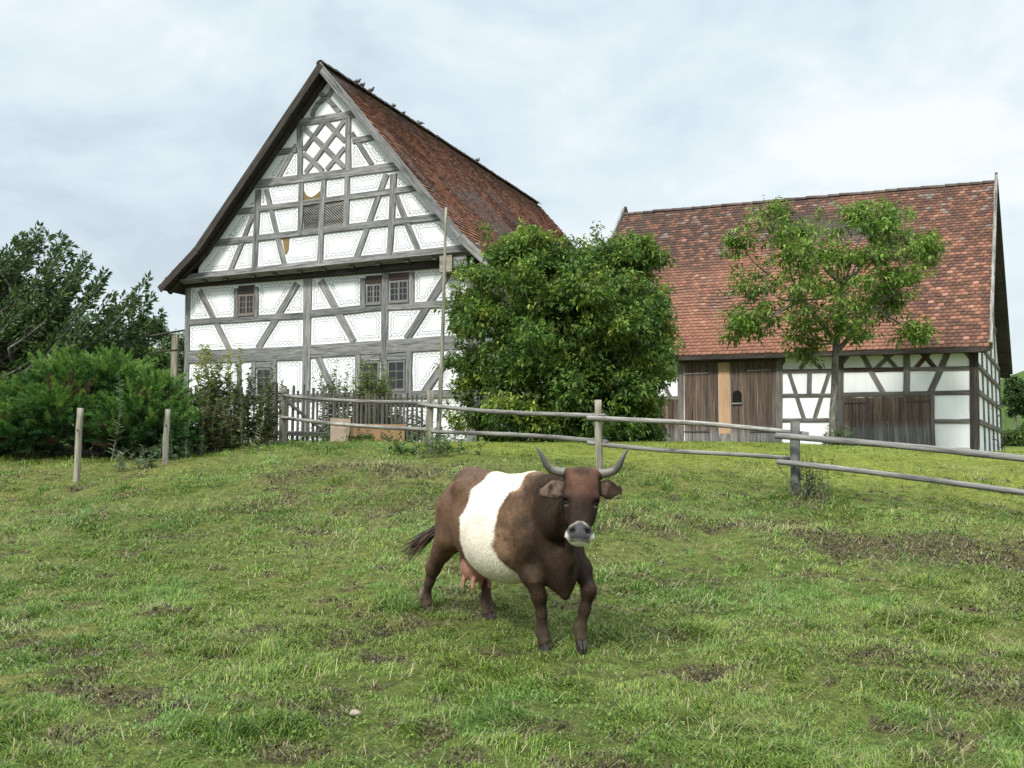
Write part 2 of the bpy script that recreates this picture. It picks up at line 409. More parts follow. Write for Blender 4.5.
GREENS = np.array([[.200, .305, .042], [.150, .255, .040], [.285, .340, .062], [.225, .320, .045], [.088, .170, .034], [.30, .305, .10], [.40, .36, .17]])
def make_grass():
    Vs, F4s, F3s, Cs, off = [], [], [], [], 0
    bands = [(4.3, 7.0, 225000, .070, .0052), (7.0, 10.5, 265000, .070, .0066), (10.5, 15.5, 190000, .070, .009), (15.5, 22, 115000, .070, .013), (22, 33, 85000, .080, .017)]
    for bi, (y0, y1, n, L0, W0) in enumerate(bands):
        r = np.random.default_rng(100+bi)
        x, y = sample_field(n, y0, y1, seed=200+bi)
        # gather blades into tufts
        jx = vnoise(x*7, y*7, seed=41)-.5; x = x + jx*.05
        m = mud(x, y); keep = (r.random(n) > m*.72) & ~in_building(x, y)
        tuft = fbm(x*2.2, y*2.2, seed=51, octv=3)
        t2 = fbm(x*6.3, y*6.3, seed=57, octv=2)
        keep &= r.random(n) < (.35 + 1.3*sstep(.3, .6, tuft))*(.30+1.0*sstep(.33, .58, t2))
        x, y, m, tuft, t2 = x[keep], y[keep], m[keep], tuft[keep], t2[keep]; n = len(x)
        big = fbm(x*.6, y*.6, seed=52, octv=3)
        lawn = sstep(16.8, 19, y + .55*np.maximum(x, 0)) * sstep(-3, -1, x + .2*(y-20))
        rank = sstep(.62, .78, fbm(x*1.1, y*1.1, seed=53, octv=2))
        L = L0*(.40+.75*r.random(n))*(.50+.9*sstep(.35, .75, tuft)) * (1-.40*lawn) * (1-.40*m)*(1+.75*rank)*(.7+.75*sstep(.4, .7, t2))
        W = W0*(.7+.7*r.random(n))
        lean = .15 + 1.20*r.random(n)**.7; az = r.random(n)*6.283
        az = np.where(r.random(n) < .5, fbm(x*.8, y*.8, seed=54)*14, az)
        # colour: patches of fresh, yellowish and dark turf plus dry stalks
        pick = np.zeros(n, int); q = r.random(n) + (big-.5)*.8
        pick = np.select([q < .18, q < .36, q < .62, q < .84, q < 1.02], [4, 1, 0, 3, 2], 5)
        dry = r.random(n) < (.09 + .34*m + .07*sstep(.55, .7, fbm(x*1.7, y*1.7, seed=55)))*(1-.6*lawn)
        pick = np.where(dry, np.where(r.random(n) < .5, 6, 5), pick)
        c = GREENS[pick]*np.array([.73, .78, .80])*(.50+.95*r.random(n))[:, None]
        c = c*(1-lawn[:, None]*.6) + np.array([.205, .245, .048])*(.75+.5*r.random(n))[:, None]*lawn[:, None]*.6
        cool = sstep(.58, .72, fbm(x*.9, y*.9, seed=56, octv=3))*(1-lawn)
        c = c*(1-.45*cool[:, None]) + np.array([.115, .235, .052])*.45*cool[:, None]
        P = np.stack([x, y, gz(x, y)-.008], 1)
        V, F4, F3, C = blades(P, L, W, lean, az, c)
        Vs.append(V); F4s.append(F4+off); F3s.append(F3+off); Cs.append(C); off += len(V)
    # broad leaves of clover and dandelion lying flat in the turf
    r = np.random.default_rng(300)
    x, y = sample_field(24000, 4.3, 15, seed=301)
    cl = fbm(x*1.3, y*1.3, seed=61, octv=3); k = (r.random(len(x)) < sstep(.42, .66, cl)) & (mud(x, y) < .45)
    x, y = x[k], y[k]; n = len(x)
    c = np.array([.115, .190, .046])*(.6+.8*r.random(n))[:, None]
    P = np.stack([x, y, gz(x, y)+.012+.03*r.random(n)], 1)
    V, F4, F3, C = blades(P, .022+.032*r.random(n), .012+.010*r.random(n), 1.05+.35*r.random(n), r.random(n)*6.283, c)
    Vs.append(V); F4s.append(F4+off); F3s.append(F3+off); Cs.append(C); off += len(V)
    # mown hay and dead stalks lying across the turf
    x, y = sample_field(24000, 4.3, 17, seed=302); r = np.random.default_rng(303)
    k = r.random(len(x)) < .22 + .9*sstep(.5, .68, fbm(x*1.2, y*1.2, seed=62)) ; x, y = x[k], y[k]; n = len(x)
    c = np.array([.36, .33, .17])*(.5+.7*r.random(n))[:, None]
    P = np.stack([x, y, gz(x, y)+.015+.035*r.random(n)], 1)
    V, F4, F3, C = blades(P, .08+.16*r.random(n), .0035+.003*r.random(n), 1.35+.2*r.random(n), fbm(x*1.5, y*1.5, seed=63)*9+r.random(n)*2, c, .1)
    Vs.append(V); F4s.append(F4+off); F3s.append(F3+off); Cs.append(C)
    off += len(V)
    # trodden dead stubble and crumbs of turf where the ground is broken
    for (y0, y1, n, W0) in ((4.3, 9, 90000, .010), (9, 17, 110000, .017)):
        x, y = sample_field(n, y0, y1, seed=310+n); r = np.random.default_rng(n)
        m = mud(x, y); k = r.random(n) < sstep(.12, .9, m)*.6; x, y = x[k], y[k]; n = len(x)
        c = np.where((r.random(n) < .55)[:, None], np.array([.062, .047, .030]), np.where((r.random(n) < .6)[:, None], np.array([.15, .125, .07]), np.array([.10, .125, .035])))*(.6+.8*r.random(n))[:, None]
        P = np.stack([x, y, gz(x, y)-.012], 1)
        V, F4, F3, C = blades(P, .03+.045*r.random(n), W0*(.7+.9*r.random(n)), .5+1.0*r.random(n), r.random(n)*6.283, c)
        Vs.append(V); F4s.append(F4+off); F3s.append(F3+off); Cs.append(C); off += len(V)
    me = mesh_np('grass', np.concatenate(Vs), [np.concatenate(F4s), np.concatenate(F3s)], np.concatenate(Cs), False)
    o = link('grass', me, M['grass'])
    tag(o, 'short trampled pasture grass with clover and dry stalks around the cow', 'grass', kind='stuff')
make_grass()
# ------------------------------------------------------------------ roofs
def tile_roof(name, parent, prof, y0, y1, colfn, mat, expo=.17, tw=.185, seed=1, sag=.04, shear=0.0, ends=None):
    """plain beaver-tail tiles laid in courses. prof: (u,z) from eave to ridge; courses run along y.
    ends: optional function (arc fraction)->(y0,y1); map point by p(u,y,z)."""
    r = np.random.default_rng(seed)
    prof = np.array(prof, float)
    seg = np.hypot(*np.diff(prof, axis=0).T); S = np.r_[0, np.cumsum(seg)]; L = S[-1]
    def at(s):
        s = np.clip(s, 0, L+1); i = np.clip(np.searchsorted(S, s, 'right')-1, 0, len(seg)-1)
        t = (s-S[i])/seg[i]; d = (prof[i+1]-prof[i])/seg[i][..., None]
        p = prof[i]+(prof[i+1]-prof[i])*t[..., None]
        sg = np.sign(prof[-1, 0]-prof[0, 0])
        nrm = np.stack([-d[..., 1]*sg, d[..., 0]*sg], -1)
        return p, nrm
    rows = int(L/expo)
    ss, yy = [], []
    for i in range(rows):
        n = int((y1-y0)/tw)+1
        off = (i % 2)*tw/2
        y = y0 + off + np.arange(n)*tw
        y = y[y < y1-tw*.6]
        ss.append(np.full(len(y), i*expo)); yy.append(y)
    s = np.concatenate(ss); y = np.concatenate(yy); n = len(s)
    ds = (r.random(n)-.5)*.014; s0 = s+ds
    s1 = s + expo*1.35
    lift = .046+.014*r.random(n)
    # gentle sag of the old rafters
    def sagz(sv, yv): return -(fbm(sv*.5+3, yv*.35, seed=seed+5, octv=3)-.5)*2*sag
    V = []
    tw2 = tw*.96
    for (sv, du, h) in ((s1, 0, .004), (s1, tw2, .004), (s0+.022, 0, lift), (s0, tw2*.5, lift+.004), (s0+.022, tw2, lift),
                        (s0+.022, 0, lift-.032), (s0, tw2*.5, lift-.030), (s0+.022, tw2, lift-.032)):
        p, nr = at(sv); yv = y+du
        q = p+nr*(h+sagz(sv, yv))[:, None]
        V.append(np.stack([q[:, 0]+shear*yv, yv, q[:, 1]], 1))
    V = np.stack(V, 1).reshape(-1, 3)
    b = np.arange(n)*8
    F5 = np.stack([b, b+2, b+3, b+4, b+1], 1)
    F4 = np.concatenate([np.stack([b+2, b+5, b+6, b+3], 1), np.stack([b+3, b+6, b+7, b+4], 1)])
    F3 = np.concatenate([np.stack([b, b+5, b+2], 1), np.stack([b+1, b+4, b+7], 1)])
    c = colfn(s/L, y, r, n)
    me = mesh_np(name, V, [F5, F4, F3], np.repeat(c, 8, 0))
    return link(name, me, mat, parent)

def blend(c, a, b, k): return c*(1-k[:, None]) + np.array(b)*k[:, None]
def house_tiles(s, y, r, n):
    c = np.array([.255, .122, .080])*(.5+.95*r.random(n))[:, None]
    st = fbm(y*.55+s*2.2, s*4.5, seed=71, octv=4)
    c = blend(c, 0, [.052, .036, .031], sstep(.50, .74, st)*.55)
    c = blend(c, 0, [.34, .155, .095], sstep(.54, .68, fbm(y*.8, s*2+3, seed=72))*sstep(.75, .35, s)*.8*(r.random(n) < .8))
    c = blend(c, 0, [.05, .042, .036], sstep(.72, 1.0, s)*.65)
    return c
def barn_tiles(s, y, r, n):
    c = np.array([.245, .120, .080])*((.82+.32*r.random(n))*(.78+.44*fbm(y*.6, s*4, seed=86)))[:, None]
    dark = np.array([.062, .044, .038])
    k = sstep(.36, .74, s + (fbm(y*.35, s*2, seed=81)-.5)*.8)*(.50+.50*(r.random(n) < .6))
    k = k*(.25+.75*sstep(9.2, 6.2, y))
    c = blend(c, 0, dark, k*.9)
    # long dark wash streaks below the upper left
    stq = sstep(.60, .70, fbm(y*2.3+s*1.2, s*1.1, seed=82, octv=3))*sstep(.18, .4, s)*sstep(7.5, 5.5, y)
    c = blend(c, 0, dark*1.3, stq*.75)
    # checkered patch of old and replaced tiles to the right
    k2 = sstep(8.0, 9.8, y+(s-.5)*1.5)*(r.random(n) < .72)*(.5+.5*r.random(n))
    c = blend(c, 0, [.085, .050, .040], k2*.95)
    k3 = (r.random(n) < .02)
    c = blend(c, 0, [.42, .24, .18], k3*.5)
    c = blend(c, 0, [.20, .185, .165], (r.random(n) < .05)*sstep(.35, .8, s)*.7)
    c = blend(c, 0, [.055, .05, .045], sstep(.955, .985, s)*.8)
    return c

def ridge_caps(name, parent, p0, p1, mat, seed=3, rad_=.11, L=.38):
    r = random.Random(seed); p0, p1 = Vector(p0), Vector(p1); d = p1-p0; n = int(d.length/L); mb = MB(); X = d.normalized()
    side = X.cross(Vector((0, 0, 1))).normalized()
    for i in range(n):
        a = p0+d*(i/n); b = p0+d*((i+1.12)/n); dz = r.uniform(-.012, .012)
        V = []
        for (q, rr) in ((a, rad_*1.08), (b, rad_*.92)):
            for k in range(7):
                t = math.pi*k/6
                V.append(q+side*math.cos(t)*rr*1.15+Vector((0, 0, math.sin(t)*rr+dz-.03)))
        F = [(k, k+1, 8+k, 7+k) for k in range(6)] + [tuple(range(7))]
        g = r.uniform(.6, 1.3); c = (.085*g, .065*g, .055*g)
        mb.add(V, F, c)
    return mb.build(name, mat, parent, True, True)

def prism(name, parent, poly, y0, y1, mat, shear=0):
    n = len(poly)
    V = [(u+shear*y0, y0, z) for u, z in poly]+[(u+shear*y1, y1, z) for u, z in poly]
    F = [tuple(range(n)), tuple(range(2*n-1, n-1, -1))]+[(i, i+n, (i+1) % n+n, (i+1) % n) for i in range(n)]
    me = bpy.data.meshes.new(name); me.from_pydata(V, [], F)
    bm = bmesh.new(); bm.from_mesh(me); bmesh.ops.recalc_face_normals(bm, faces=bm.faces); bm.to_mesh(me); bm.free()
    return link(name, me, mat, parent)

def window(parent, u0, u1, z0, z1, y, nx, nz, fmat, sash=True, name='window'):
    """casement set between the timbers; front face at local y (facing -y)"""
    f = MB(); b = .045
    f.box(u0, u0+b, y-.03, y+.02, z0, z1); f.box(u1-b, u1, y-.03, y+.02, z0, z1)
    f.box(u0+b, u1-b, y-.031, y+.02, z0, z0+b); f.box(u0+b, u1-b, y-.031, y+.02, z1-b, z1)
    if sash: f.box((u0+u1)/2-.03, (u0+u1)/2+.03, y-.033, y+.015, z0+b, z1-b)
    w = f.build(name, fmat, parent)
    mu = MB()
    for i in range(1, nx):
        x = u0+b+(u1-u0-2*b)*i/nx
        if sash and abs(x-(u0+u1)/2) < .02: continue
        mu.box(x-.010, x+.010, y-.022, y+.01, z0+b, z1-b)
    for j in range(1, nz):
        z = z0+b+(z1-z0-2*b)*j/nz
        mu.box(u0+b, u1-b, y-.0235, y+.01, z-.010, z+.010)
    mu.build('glazing_bar', fmat, w)
    p = MB(); p.box(u0+b, u1-b, y-.012, y+.005, z0+b, z1-b); p.build('pane', M['glass'], w)
    s = MB(); s.box(u0-.03, u1+.03, y-.055, y+.02, z0-.045, z0-.002); s.build('sill', fmat, w)
    return w

# ------------------------------------------------------------------ the farmhouse
GABLE = [(4.0, 9.86, 6.48, 9.88, 0.23), (4.37, 9.72, 4.4, 8.13, 0.19), (6.09, 9.81, 6.11, 8.16, 0.19), (4.5, 9.68, 5.99, 8.27, 0.16), (5.32, 9.74, 5.98, 9.08, 0.16), (4.52, 8.87, 5.22, 8.26, 0.16), (4.52, 8.99, 5.26, 9.8, 0.16), (4.59, 8.28, 5.97, 9.74, 0.16), (5.34, 8.29, 5.98, 8.89, 0.16), (3.59, 8.19, 4.26, 9.18, 0.16), (3.22, 8.99, 4.27, 9.02, 0.18), (6.21, 9.3, 6.91, 8.26, 0.16), (6.25, 9.06, 7.17, 9.1, 0.18), (2.43, 8.11, 7.95, 8.12, 0.26), (2.88, 7.92, 2.78, 5.41, 0.2), (7.65, 7.9, 7.54, 5.51, 0.2), (4.46, 7.96, 4.43, 6.34, 0.18), (5.26, 7.97, 5.17, 5.45, 0.19), (6.08, 7.98, 6.05, 6.44, 0.18), (3.17, 7.89, 3.91, 5.44, 0.18), (7.41, 7.93, 6.41, 5.48, 0.19), (2.71, 7.18, 1.84, 5.38, 0.17), (7.73, 7.24, 8.49, 5.53, 0.18), (1.85, 7.29, 8.5, 7.41, 0.18), (1.1, 6.36, 9.36, 6.5, 0.21), (0.12, 5.32, 10.4, 5.50, 0.25)]
CURV = [[(4.809, 9.996), (4.877, 10.189), (5.0, 10.344), (5.212, 10.471), (5.405, 10.584), (5.509, 10.709), (5.543, 10.843)], [(5.784, 9.991), (5.605, 10.185), (5.444, 10.377), (5.246, 10.544), (5.084, 10.675), (5.014, 10.794), (5.009, 10.889)]]
LOWER = [(0.0, 5.23, 0.03, -0.05, 0.19), (4.55, 5.27, 4.52, -0.06, 0.29), (7.25, 5.2, 7.21, -0.01, 0.23), (10.07, 5.37, 10.07, -0.08, 0.33), (0.03, 3.95, 4.49, 3.94, 0.2), (4.6, 3.98, 7.2, 4.06, 0.23), (7.26, 4.04, 10.11, 3.99, 0.21), (0.03, 2.83, 4.50, 2.79, 0.42), (4.60, 2.82, 10.11, 2.91, 0.41), (0.45, 4.95, 1.69, 2.97, 0.2), (4.17, 4.94, 2.76, 3.0, 0.23), (5.01, 4.97, 6.19, 3.07, 0.24), (9.28, 4.89, 7.97, 3.06, 0.23), (1.89, 4.93, 1.91, 3.96, 0.15), (2.66, 4.93, 2.68, 3.95, 0.14), (6.49, 4.95, 6.5, 4.02, 0.18), (8.12, 5.02, 8.13, 4.02, 0.17), (2.06, 2.6, 2.08, 1.41, 0.16), (2.61, 2.58, 2.63, 1.4, 0.16), (3.39, 2.62, 3.41, 1.38, 0.18), (6.35, 2.66, 6.36, 1.44, 0.19), (8.06, 2.68, 8.07, 1.46, 0.2), (0.05, 1.42, 10.11, 1.44, 0.23), (4.97, 2.62, 5.59, 1.43, 0.22), (9.47, 2.67, 8.47, 1.37, 0.24), (0.0, 5.18, 10.1, 5.17, 0.24)]
APEX = (5.37, 11.36); LF = (.87, 6.16); LE = (-.55, 5.0); RF = (10.1, 5.80); RE = (11.0, 4.95)
GY = -.28                       # the gable jetties out this far over the wall below

def kindof(b):
    a = abs(math.atan2(b[3]-b[1], b[2]-b[0])); a = min(a, math.pi-a)
    return 'rail' if a < .3 else ('post' if a > 1.35 else 'brace')

def beams(parent, lst, y0, mats, seed, prot=.045):
    r = random.Random(seed)
    base = {'rail': prot, 'post': prot+.008, 'brace': prot-.008}
    for i, b in enumerate(lst):
        k = kindof(b); pr = base[k]+i*.0004
        mat = mats(b, k, i) if callable(mats) else mats
        timber('timber_'+k, parent, (b[0], y0-pr+.07, b[1]), (b[2], y0-pr+.07, b[3]), b[4], .14, mat, jit=.008, rnd=r)

def scroll_lines(parent, lst, extra, box, y, keep, name):
    """painted scrollwork: a wavy and a straight line that follow the timbers round every white panel"""
    g = .0125
    us = np.arange(box[0], box[1], g); zs = np.arange(box[2], box[3], g)
    U, Z = np.meshgrid(us, zs); D = np.full(U.shape, 9.); T = np.zeros(U.shape)
    for (a, b, c, d, w) in lst+extra:
        L = math.hypot(c-a, d-b); dx, dz = (c-a)/L, (d-b)/L
        t = np.clip((U-a)*dx+(Z-b)*dz, 0, L)
        dd = np.hypot(U-a-t*dx, Z-b-t*dz)-w/2
        k = dd < D; D = np.where(k, dd, D); T = np.where(k, (U-a)*dx+(Z-b)*dz, T)
    mb_v, mb_f = [], []; cnt = 0
    for G, wd in ((D-(.088+.026*np.sin(T*2*math.pi/.15)), .014), (D-.165, .011)):
        s = G > 0
        segs = []
        A, B, C, E = G[:-1, :-1], G[:-1, 1:], G[1:, 1:], G[1:, :-1]
        def cr(p, q): return p/(p-q+1e-12)
        u0, z0 = U[:-1, :-1], Z[:-1, :-1]
        pts = np.full((4,)+A.shape+(2,), np.nan)
        for e, (p, q, fu, fz) in enumerate(((A, B, lambda t: t, lambda t: 0*t), (B, C, lambda t: 0*t+1, lambda t: t), (E, C, lambda t: t, lambda t: 0*t+1), (A, E, lambda t: 0*t, lambda t: t))):
            k = (p > 0) != (q > 0); t = np.where(k, cr(p, q), np.nan)
            pts[e, ..., 0] = u0+fu(t)*g; pts[e, ..., 1] = z0+fz(t)*g
        ok = ~np.isnan(pts[..., 0]); two = ok.sum(0) == 2
        idx = np.argwhere(two)
        for (i, j) in idx:
            e = np.flatnonzero(ok[:, i, j]); p, q = pts[e[0], i, j], pts[e[1], i, j]
            if not keep(p[0], p[1]): continue
            d = q-p; L = math.hypot(*d)
            if L < 1e-5: continue
            nx, nz = -d[1]/L*wd/2, d[0]/L*wd/2; ex, ez = d*.15
            mb_v += [(p[0]-ex+nx, y, p[1]-ez+nz), (q[0]+ex+nx, y, q[1]+ez+nz), (q[0]+ex-nx, y, q[1]+ez-nz), (p[0]-ex-nx, y, p[1]-ez-nz)]
            mb_f.append((cnt, cnt+1, cnt+2, cnt+3)); cnt += 4
    me = mesh_np(name, np.array(mb_v), [np.array(mb_f)])
    return link(name, me, M['ink'], parent)

def farmhouse():
    H = empty('timbered_house', (-10.426, 31.924, 1.9), rad(-22.3))
    tag(H, 'tall half-timbered farmhouse whose white steep gable faces the pasture', 'house')
    W, D = 10.15, 17.1
    lower = MB(); lower.box(.02, W, 0, D, -.6, 5.22)
    w = lower.build('wall', M['plaster'], H)
    gp = [(.62, 5.30), (9.95, 5.30), (9.95, 5.55), APEX and (5.37, 11.02), (.62, 5.62)]
    prism('gable_wall', H, gp, GY, .25, M['plaster'])
    prism('gable_wall', H, [(.45, 5.23), (9.9, 5.23), (5.37, 10.9)], D-.3, D-.01, M['plaster'])
    # plinth and doorstep stones along the right side
    p = MB(); p.box(-.06, W+.09, -.05, D+.03, -.8, .16); p.build('plinth', M['stone'], H)
    # roof: boarded slopes, tiles, verge boards
    def slab(name, prof, th, y0, y1, mat):
        prof = [Vector((u, z)) for u, z in prof]; lo = []
        sg = 1 if prof[-1][0] > prof[0][0] else -1
        for i, q in enumerate(prof):
            d = (prof[min(i+1, len(prof)-1)]-prof[max(i-1, 0)]).normalized(); n = Vector((-d[1]*sg, d[0]*sg)); lo.append(q-n*th)
        return prism(name, H, [tuple(q) for q in prof]+[tuple(q) for q in lo[::-1]], y0, y1, mat)
    FY, BY = -.74, 17.72
    left = [LE, LF, APEX]; right = [RE, RF, APEX]
    rl = slab('roof_slope', left, .10, FY, BY, M['darktimber']); rr = slab('roof_slope', right, .10, FY, BY, M['darktimber'])
    tile_roof('roof_tiles', rr, right, FY-.02, BY+.02, house_tiles, M['tile'], seed=4, sag=.06)
    tile_roof('roof_tiles', rl, left, FY-.02, BY+.02, house_tiles, M['tile'], seed=6, sag=.035)
    ridge_caps('ridge_tiles', rr, (5.37, FY-.03, 11.42), (5.37, BY+.03, 11.46), M['tile'])
    # verge boards on the front edge
    def verge(a, b, off, mat, wdt=.23, y=FY-.035, t=.05):
        a, b = Vector((a[0], y, a[1])), Vector((b[0], y, b[1])); d = (b-a).normalized(); n = Vector((-d[2], 0, d[0]));
        if n.z < 0: n = -n
        timber('verge_board', H, a-n*off, b-n*off, wdt, t, mat, jit=.004, chamf=.008, seg=8)
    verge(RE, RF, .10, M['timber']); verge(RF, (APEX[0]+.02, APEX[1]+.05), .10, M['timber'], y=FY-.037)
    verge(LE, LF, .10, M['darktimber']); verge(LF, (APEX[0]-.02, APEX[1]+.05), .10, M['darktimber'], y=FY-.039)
    # rafters showing under the left overhang
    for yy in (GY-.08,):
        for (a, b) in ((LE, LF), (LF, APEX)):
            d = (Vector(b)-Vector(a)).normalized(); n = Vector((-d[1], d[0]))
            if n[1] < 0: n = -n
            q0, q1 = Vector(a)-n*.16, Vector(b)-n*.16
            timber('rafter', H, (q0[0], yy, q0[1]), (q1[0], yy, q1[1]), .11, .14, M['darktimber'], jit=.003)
    beams(H, GABLE, GY, M['timber'], 3)
    beams(H, LOWER[:-1], 0, M['timber'], 5)
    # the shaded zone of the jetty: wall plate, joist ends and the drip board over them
    timber('wall_plate', H, (-.05, -.06, 5.165), (10.25, -.06, 5.165), .20, .16, M['darktimber'], jit=.004, seg=10)  # shadow under the jetty is put into its dark wood colour
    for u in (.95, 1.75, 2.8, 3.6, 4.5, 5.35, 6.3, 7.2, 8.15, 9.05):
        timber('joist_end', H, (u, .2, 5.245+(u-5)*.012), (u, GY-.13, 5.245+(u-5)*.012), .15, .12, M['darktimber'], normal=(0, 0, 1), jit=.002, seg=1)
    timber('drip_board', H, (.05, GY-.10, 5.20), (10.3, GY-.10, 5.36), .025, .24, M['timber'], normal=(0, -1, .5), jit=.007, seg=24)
    # console under the right end of the gable sill
    bk = MB(); bk.box(9.23, 9.62, GY-.16, -.02, 4.86, 5.34); bk.build('corner_bracket', M['post'], H)
    bk = MB(); bk.box(9.64, 10.05, GY-.10, -.02, 4.98, 5.30); bk.build('corner_bracket', M['timber'], H)
    # ogee bracing in the top of the gable
    for ci, c in enumerate(CURV):
        mb = MB(); n = len(c); y = GY-.035-.006*ci
        P = [Vector((a, b)) for a, b in c]
        V = []
        for i, q in enumerate(P):
            d = (P[min(i+1, n-1)]-P[max(i-1, 0)]).normalized(); nn = Vector((-d[1], d[0]))*.075
            for (s, yy) in ((1, y), (-1, y), (-1, GY+.03), (1, GY+.03)): V.append((q[0]+nn[0]*s, yy, q[1]+nn[1]*s))
        F = [(i*4+k, i*4+(k+1) % 4, i*4+4+(k+1) % 4, i*4+4+k) for i in range(n-1) for k in range(4)]+[(3, 2, 1, 0), tuple((n-1)*4+k for k in range(4))]
        mb.add(V, F); mb.build('curved_brace', M['timber'], H)
    # painted scrollwork
    rim = [(LE[0], LE[1]-.30, LF[0], LF[1]-.30, .3), (LF[0], LF[1]-.30, APEX[0], APEX[1]-.36, .3), (RF[0], RF[1]-.30, APEX[0], APEX[1]-.36, .3), (RE[0], RE[1]-.3, RF[0], RF[1]-.3, .3)]
    def kg(u, z):
        if z > 9.25 or not (.7 < u < 9.9): return False
        if 4.35 < u < 6.15 and z > 8.1: return False
        if z > 8.97 and u < 5: return False
        if 4.45 < u < 6.05 and 6.4 < z < 7.7: return not (u < 5.2 or z < 7.3)
        if 3.7 < u < 4.1 and 5.75 < z < 6.3: return False
        return 5.45 < z
    scroll_lines(H, GABLE, rim, (.6, 10, 5.4, 9.4), GY-.004, kg, 'painted_border')
    def kl(u, z):
        if not (.1 < u < 10) or z < .2: return False
        for (a, b, c, d) in ((1.9, 2.7, 4, 5), (6.4, 8.2, 4, 5.1), (2.05, 3.45, 1.45, 2.6), (6.3, 8.1, 1.45, 2.7)):
            if a < u < b and c < z < d: return False
        return z < 5.0
    scroll_lines(H, LOWER, [(0, .1, 10, .1, .1)], (0, 10.1, .1, 5.2), -.004, kl, 'painted_border')
    # windows
    window(H, 2.02, 2.60, 4.08, 4.70, -.02, 4, 3, M['redframe'])
    window(H, 6.62, 7.11, 4.16, 4.73, -.02, 4, 3, M['frame'])
    window(H, 7.40, 8.02, 4.17, 4.78, -.02, 4, 3, M['frame'])
    window(H, 2.75, 3.29, 1.57, 2.36, -.02, 2, 3, M['frame'], False)
    window(H, 6.50, 7.07, 1.58, 2.44, -.02, 2, 3, M['frame'], False)
    window(H, 7.36, 7.93, 1.58, 2.43, -.02, 2, 3, M['frame'], False)
    for (a, b, z0, z1) in ((1.99, 2.58, 4.73, 5.0), (6.60, 7.12, 4.76, 5.0), (7.39, 8.03, 4.81, 5.02)):
        timber('lintel_board', H, (a, -.018, (z0+z1)/2), (b, -.018, (z0+z1)/2), z1-z0, .06, M['redtimber'] if a > 6 else M['darktimber'], jit=.002)
    for (a, b, z) in ((2.7, 3.32, 2.47), (6.46, 7.10, 2.55), (7.33, 7.96, 2.54)):
        timber('lintel_board', H, (a, -.015, z), (b, -.015, z), .17, .06, M['timber'], jit=.002)
    # ochre infill boards and the two slatted vents
    ob = MB()
    pts = [(4.56, 7.70), (4.62, 7.60), (4.72, 7.52), (4.84, 7.50), (4.98, 7.56), (5.08, 7.64), (5.15, 7.66)]
    V = [(u, y, z) for y in (GY-.012, GY+.02) for (u, z) in pts+[(5.15, 7.40), (4.55, 7.36)]]
    n = 9; ob.add(V, [tuple(range(n)), tuple(range(2*n-1, n-1, -1))]+[(i, i+n, (i+1) % n+n, (i+1) % n) for i in range(n)])
    ob.build('infill_board', M['ochre'], H)
    ob = MB(); ob.add([(3.78, GY-.012, 6.33), (4.05, GY-.012, 6.34), (4.03, GY-.012, 5.95), (3.95, GY-.012, 5.80), (3.90, GY-.012, 5.82)], [(4, 3, 2, 1, 0)])
    ob.build('infill_board', M['ochre'], H)
    for (a, b, z0, z1) in ((4.55, 5.14, 6.47, 7.25), (5.31, 5.97, 6.50, 7.27)):
        mb = MB(); mb.box(a, b, GY-.006, GY+.02, z0, z1); vb = mb.build('lattice_vent', M['void'], H)
        ls = MB(); k = a-(z1-z0)
        while k < b:
            # diagonal laths clipped to the opening
            x0, zz0, x1, zz1 = k, z1, k+(z1-z0), z0
            if x0 < a: zz0 -= (a-x0); x0 = a
            if x1 > b: zz1 += (x1-b); x1 = b
            if x1-x0 > .05:
                h = .022
                ls.add([(x0, GY-.02, zz0), (x0, GY-.02, zz0-2*h), (x1, GY-.02, zz1), (x1, GY-.02, zz1+2*h)], [(0, 1, 2, 3)])
            k += .085
        ls.build('lath', M['rail'], vb)
    # side wall timbers (behind the elder bush)
    for yy in (0.4, 3.2, 6.4, 9.6, 12.8, 16.4):
        timber('timber_post', H, (W+.03, yy, -.05), (W+.03, yy, 5.1), .24, .12, M['timber'], normal=(1, 0, 0))
    for zz in (1.43, 2.86, 4.0, 5.0):
        timber('timber_rail', H, (W+.025, .3, zz), (W+.025, 16.9, zz), .22, .12, M['timber'], normal=(1, 0, 0), seg=10)
    # stone steps against the right wall
    st = MB(); st.box(W+.1, W+1.1, .9, 3.2, -.4, .10); st.box(W+.1, W+.8, 1.3, 2.9, .10, .26)
    st.build('side_step', M['stone'], H)
    return H
HOUSE = farmhouse()

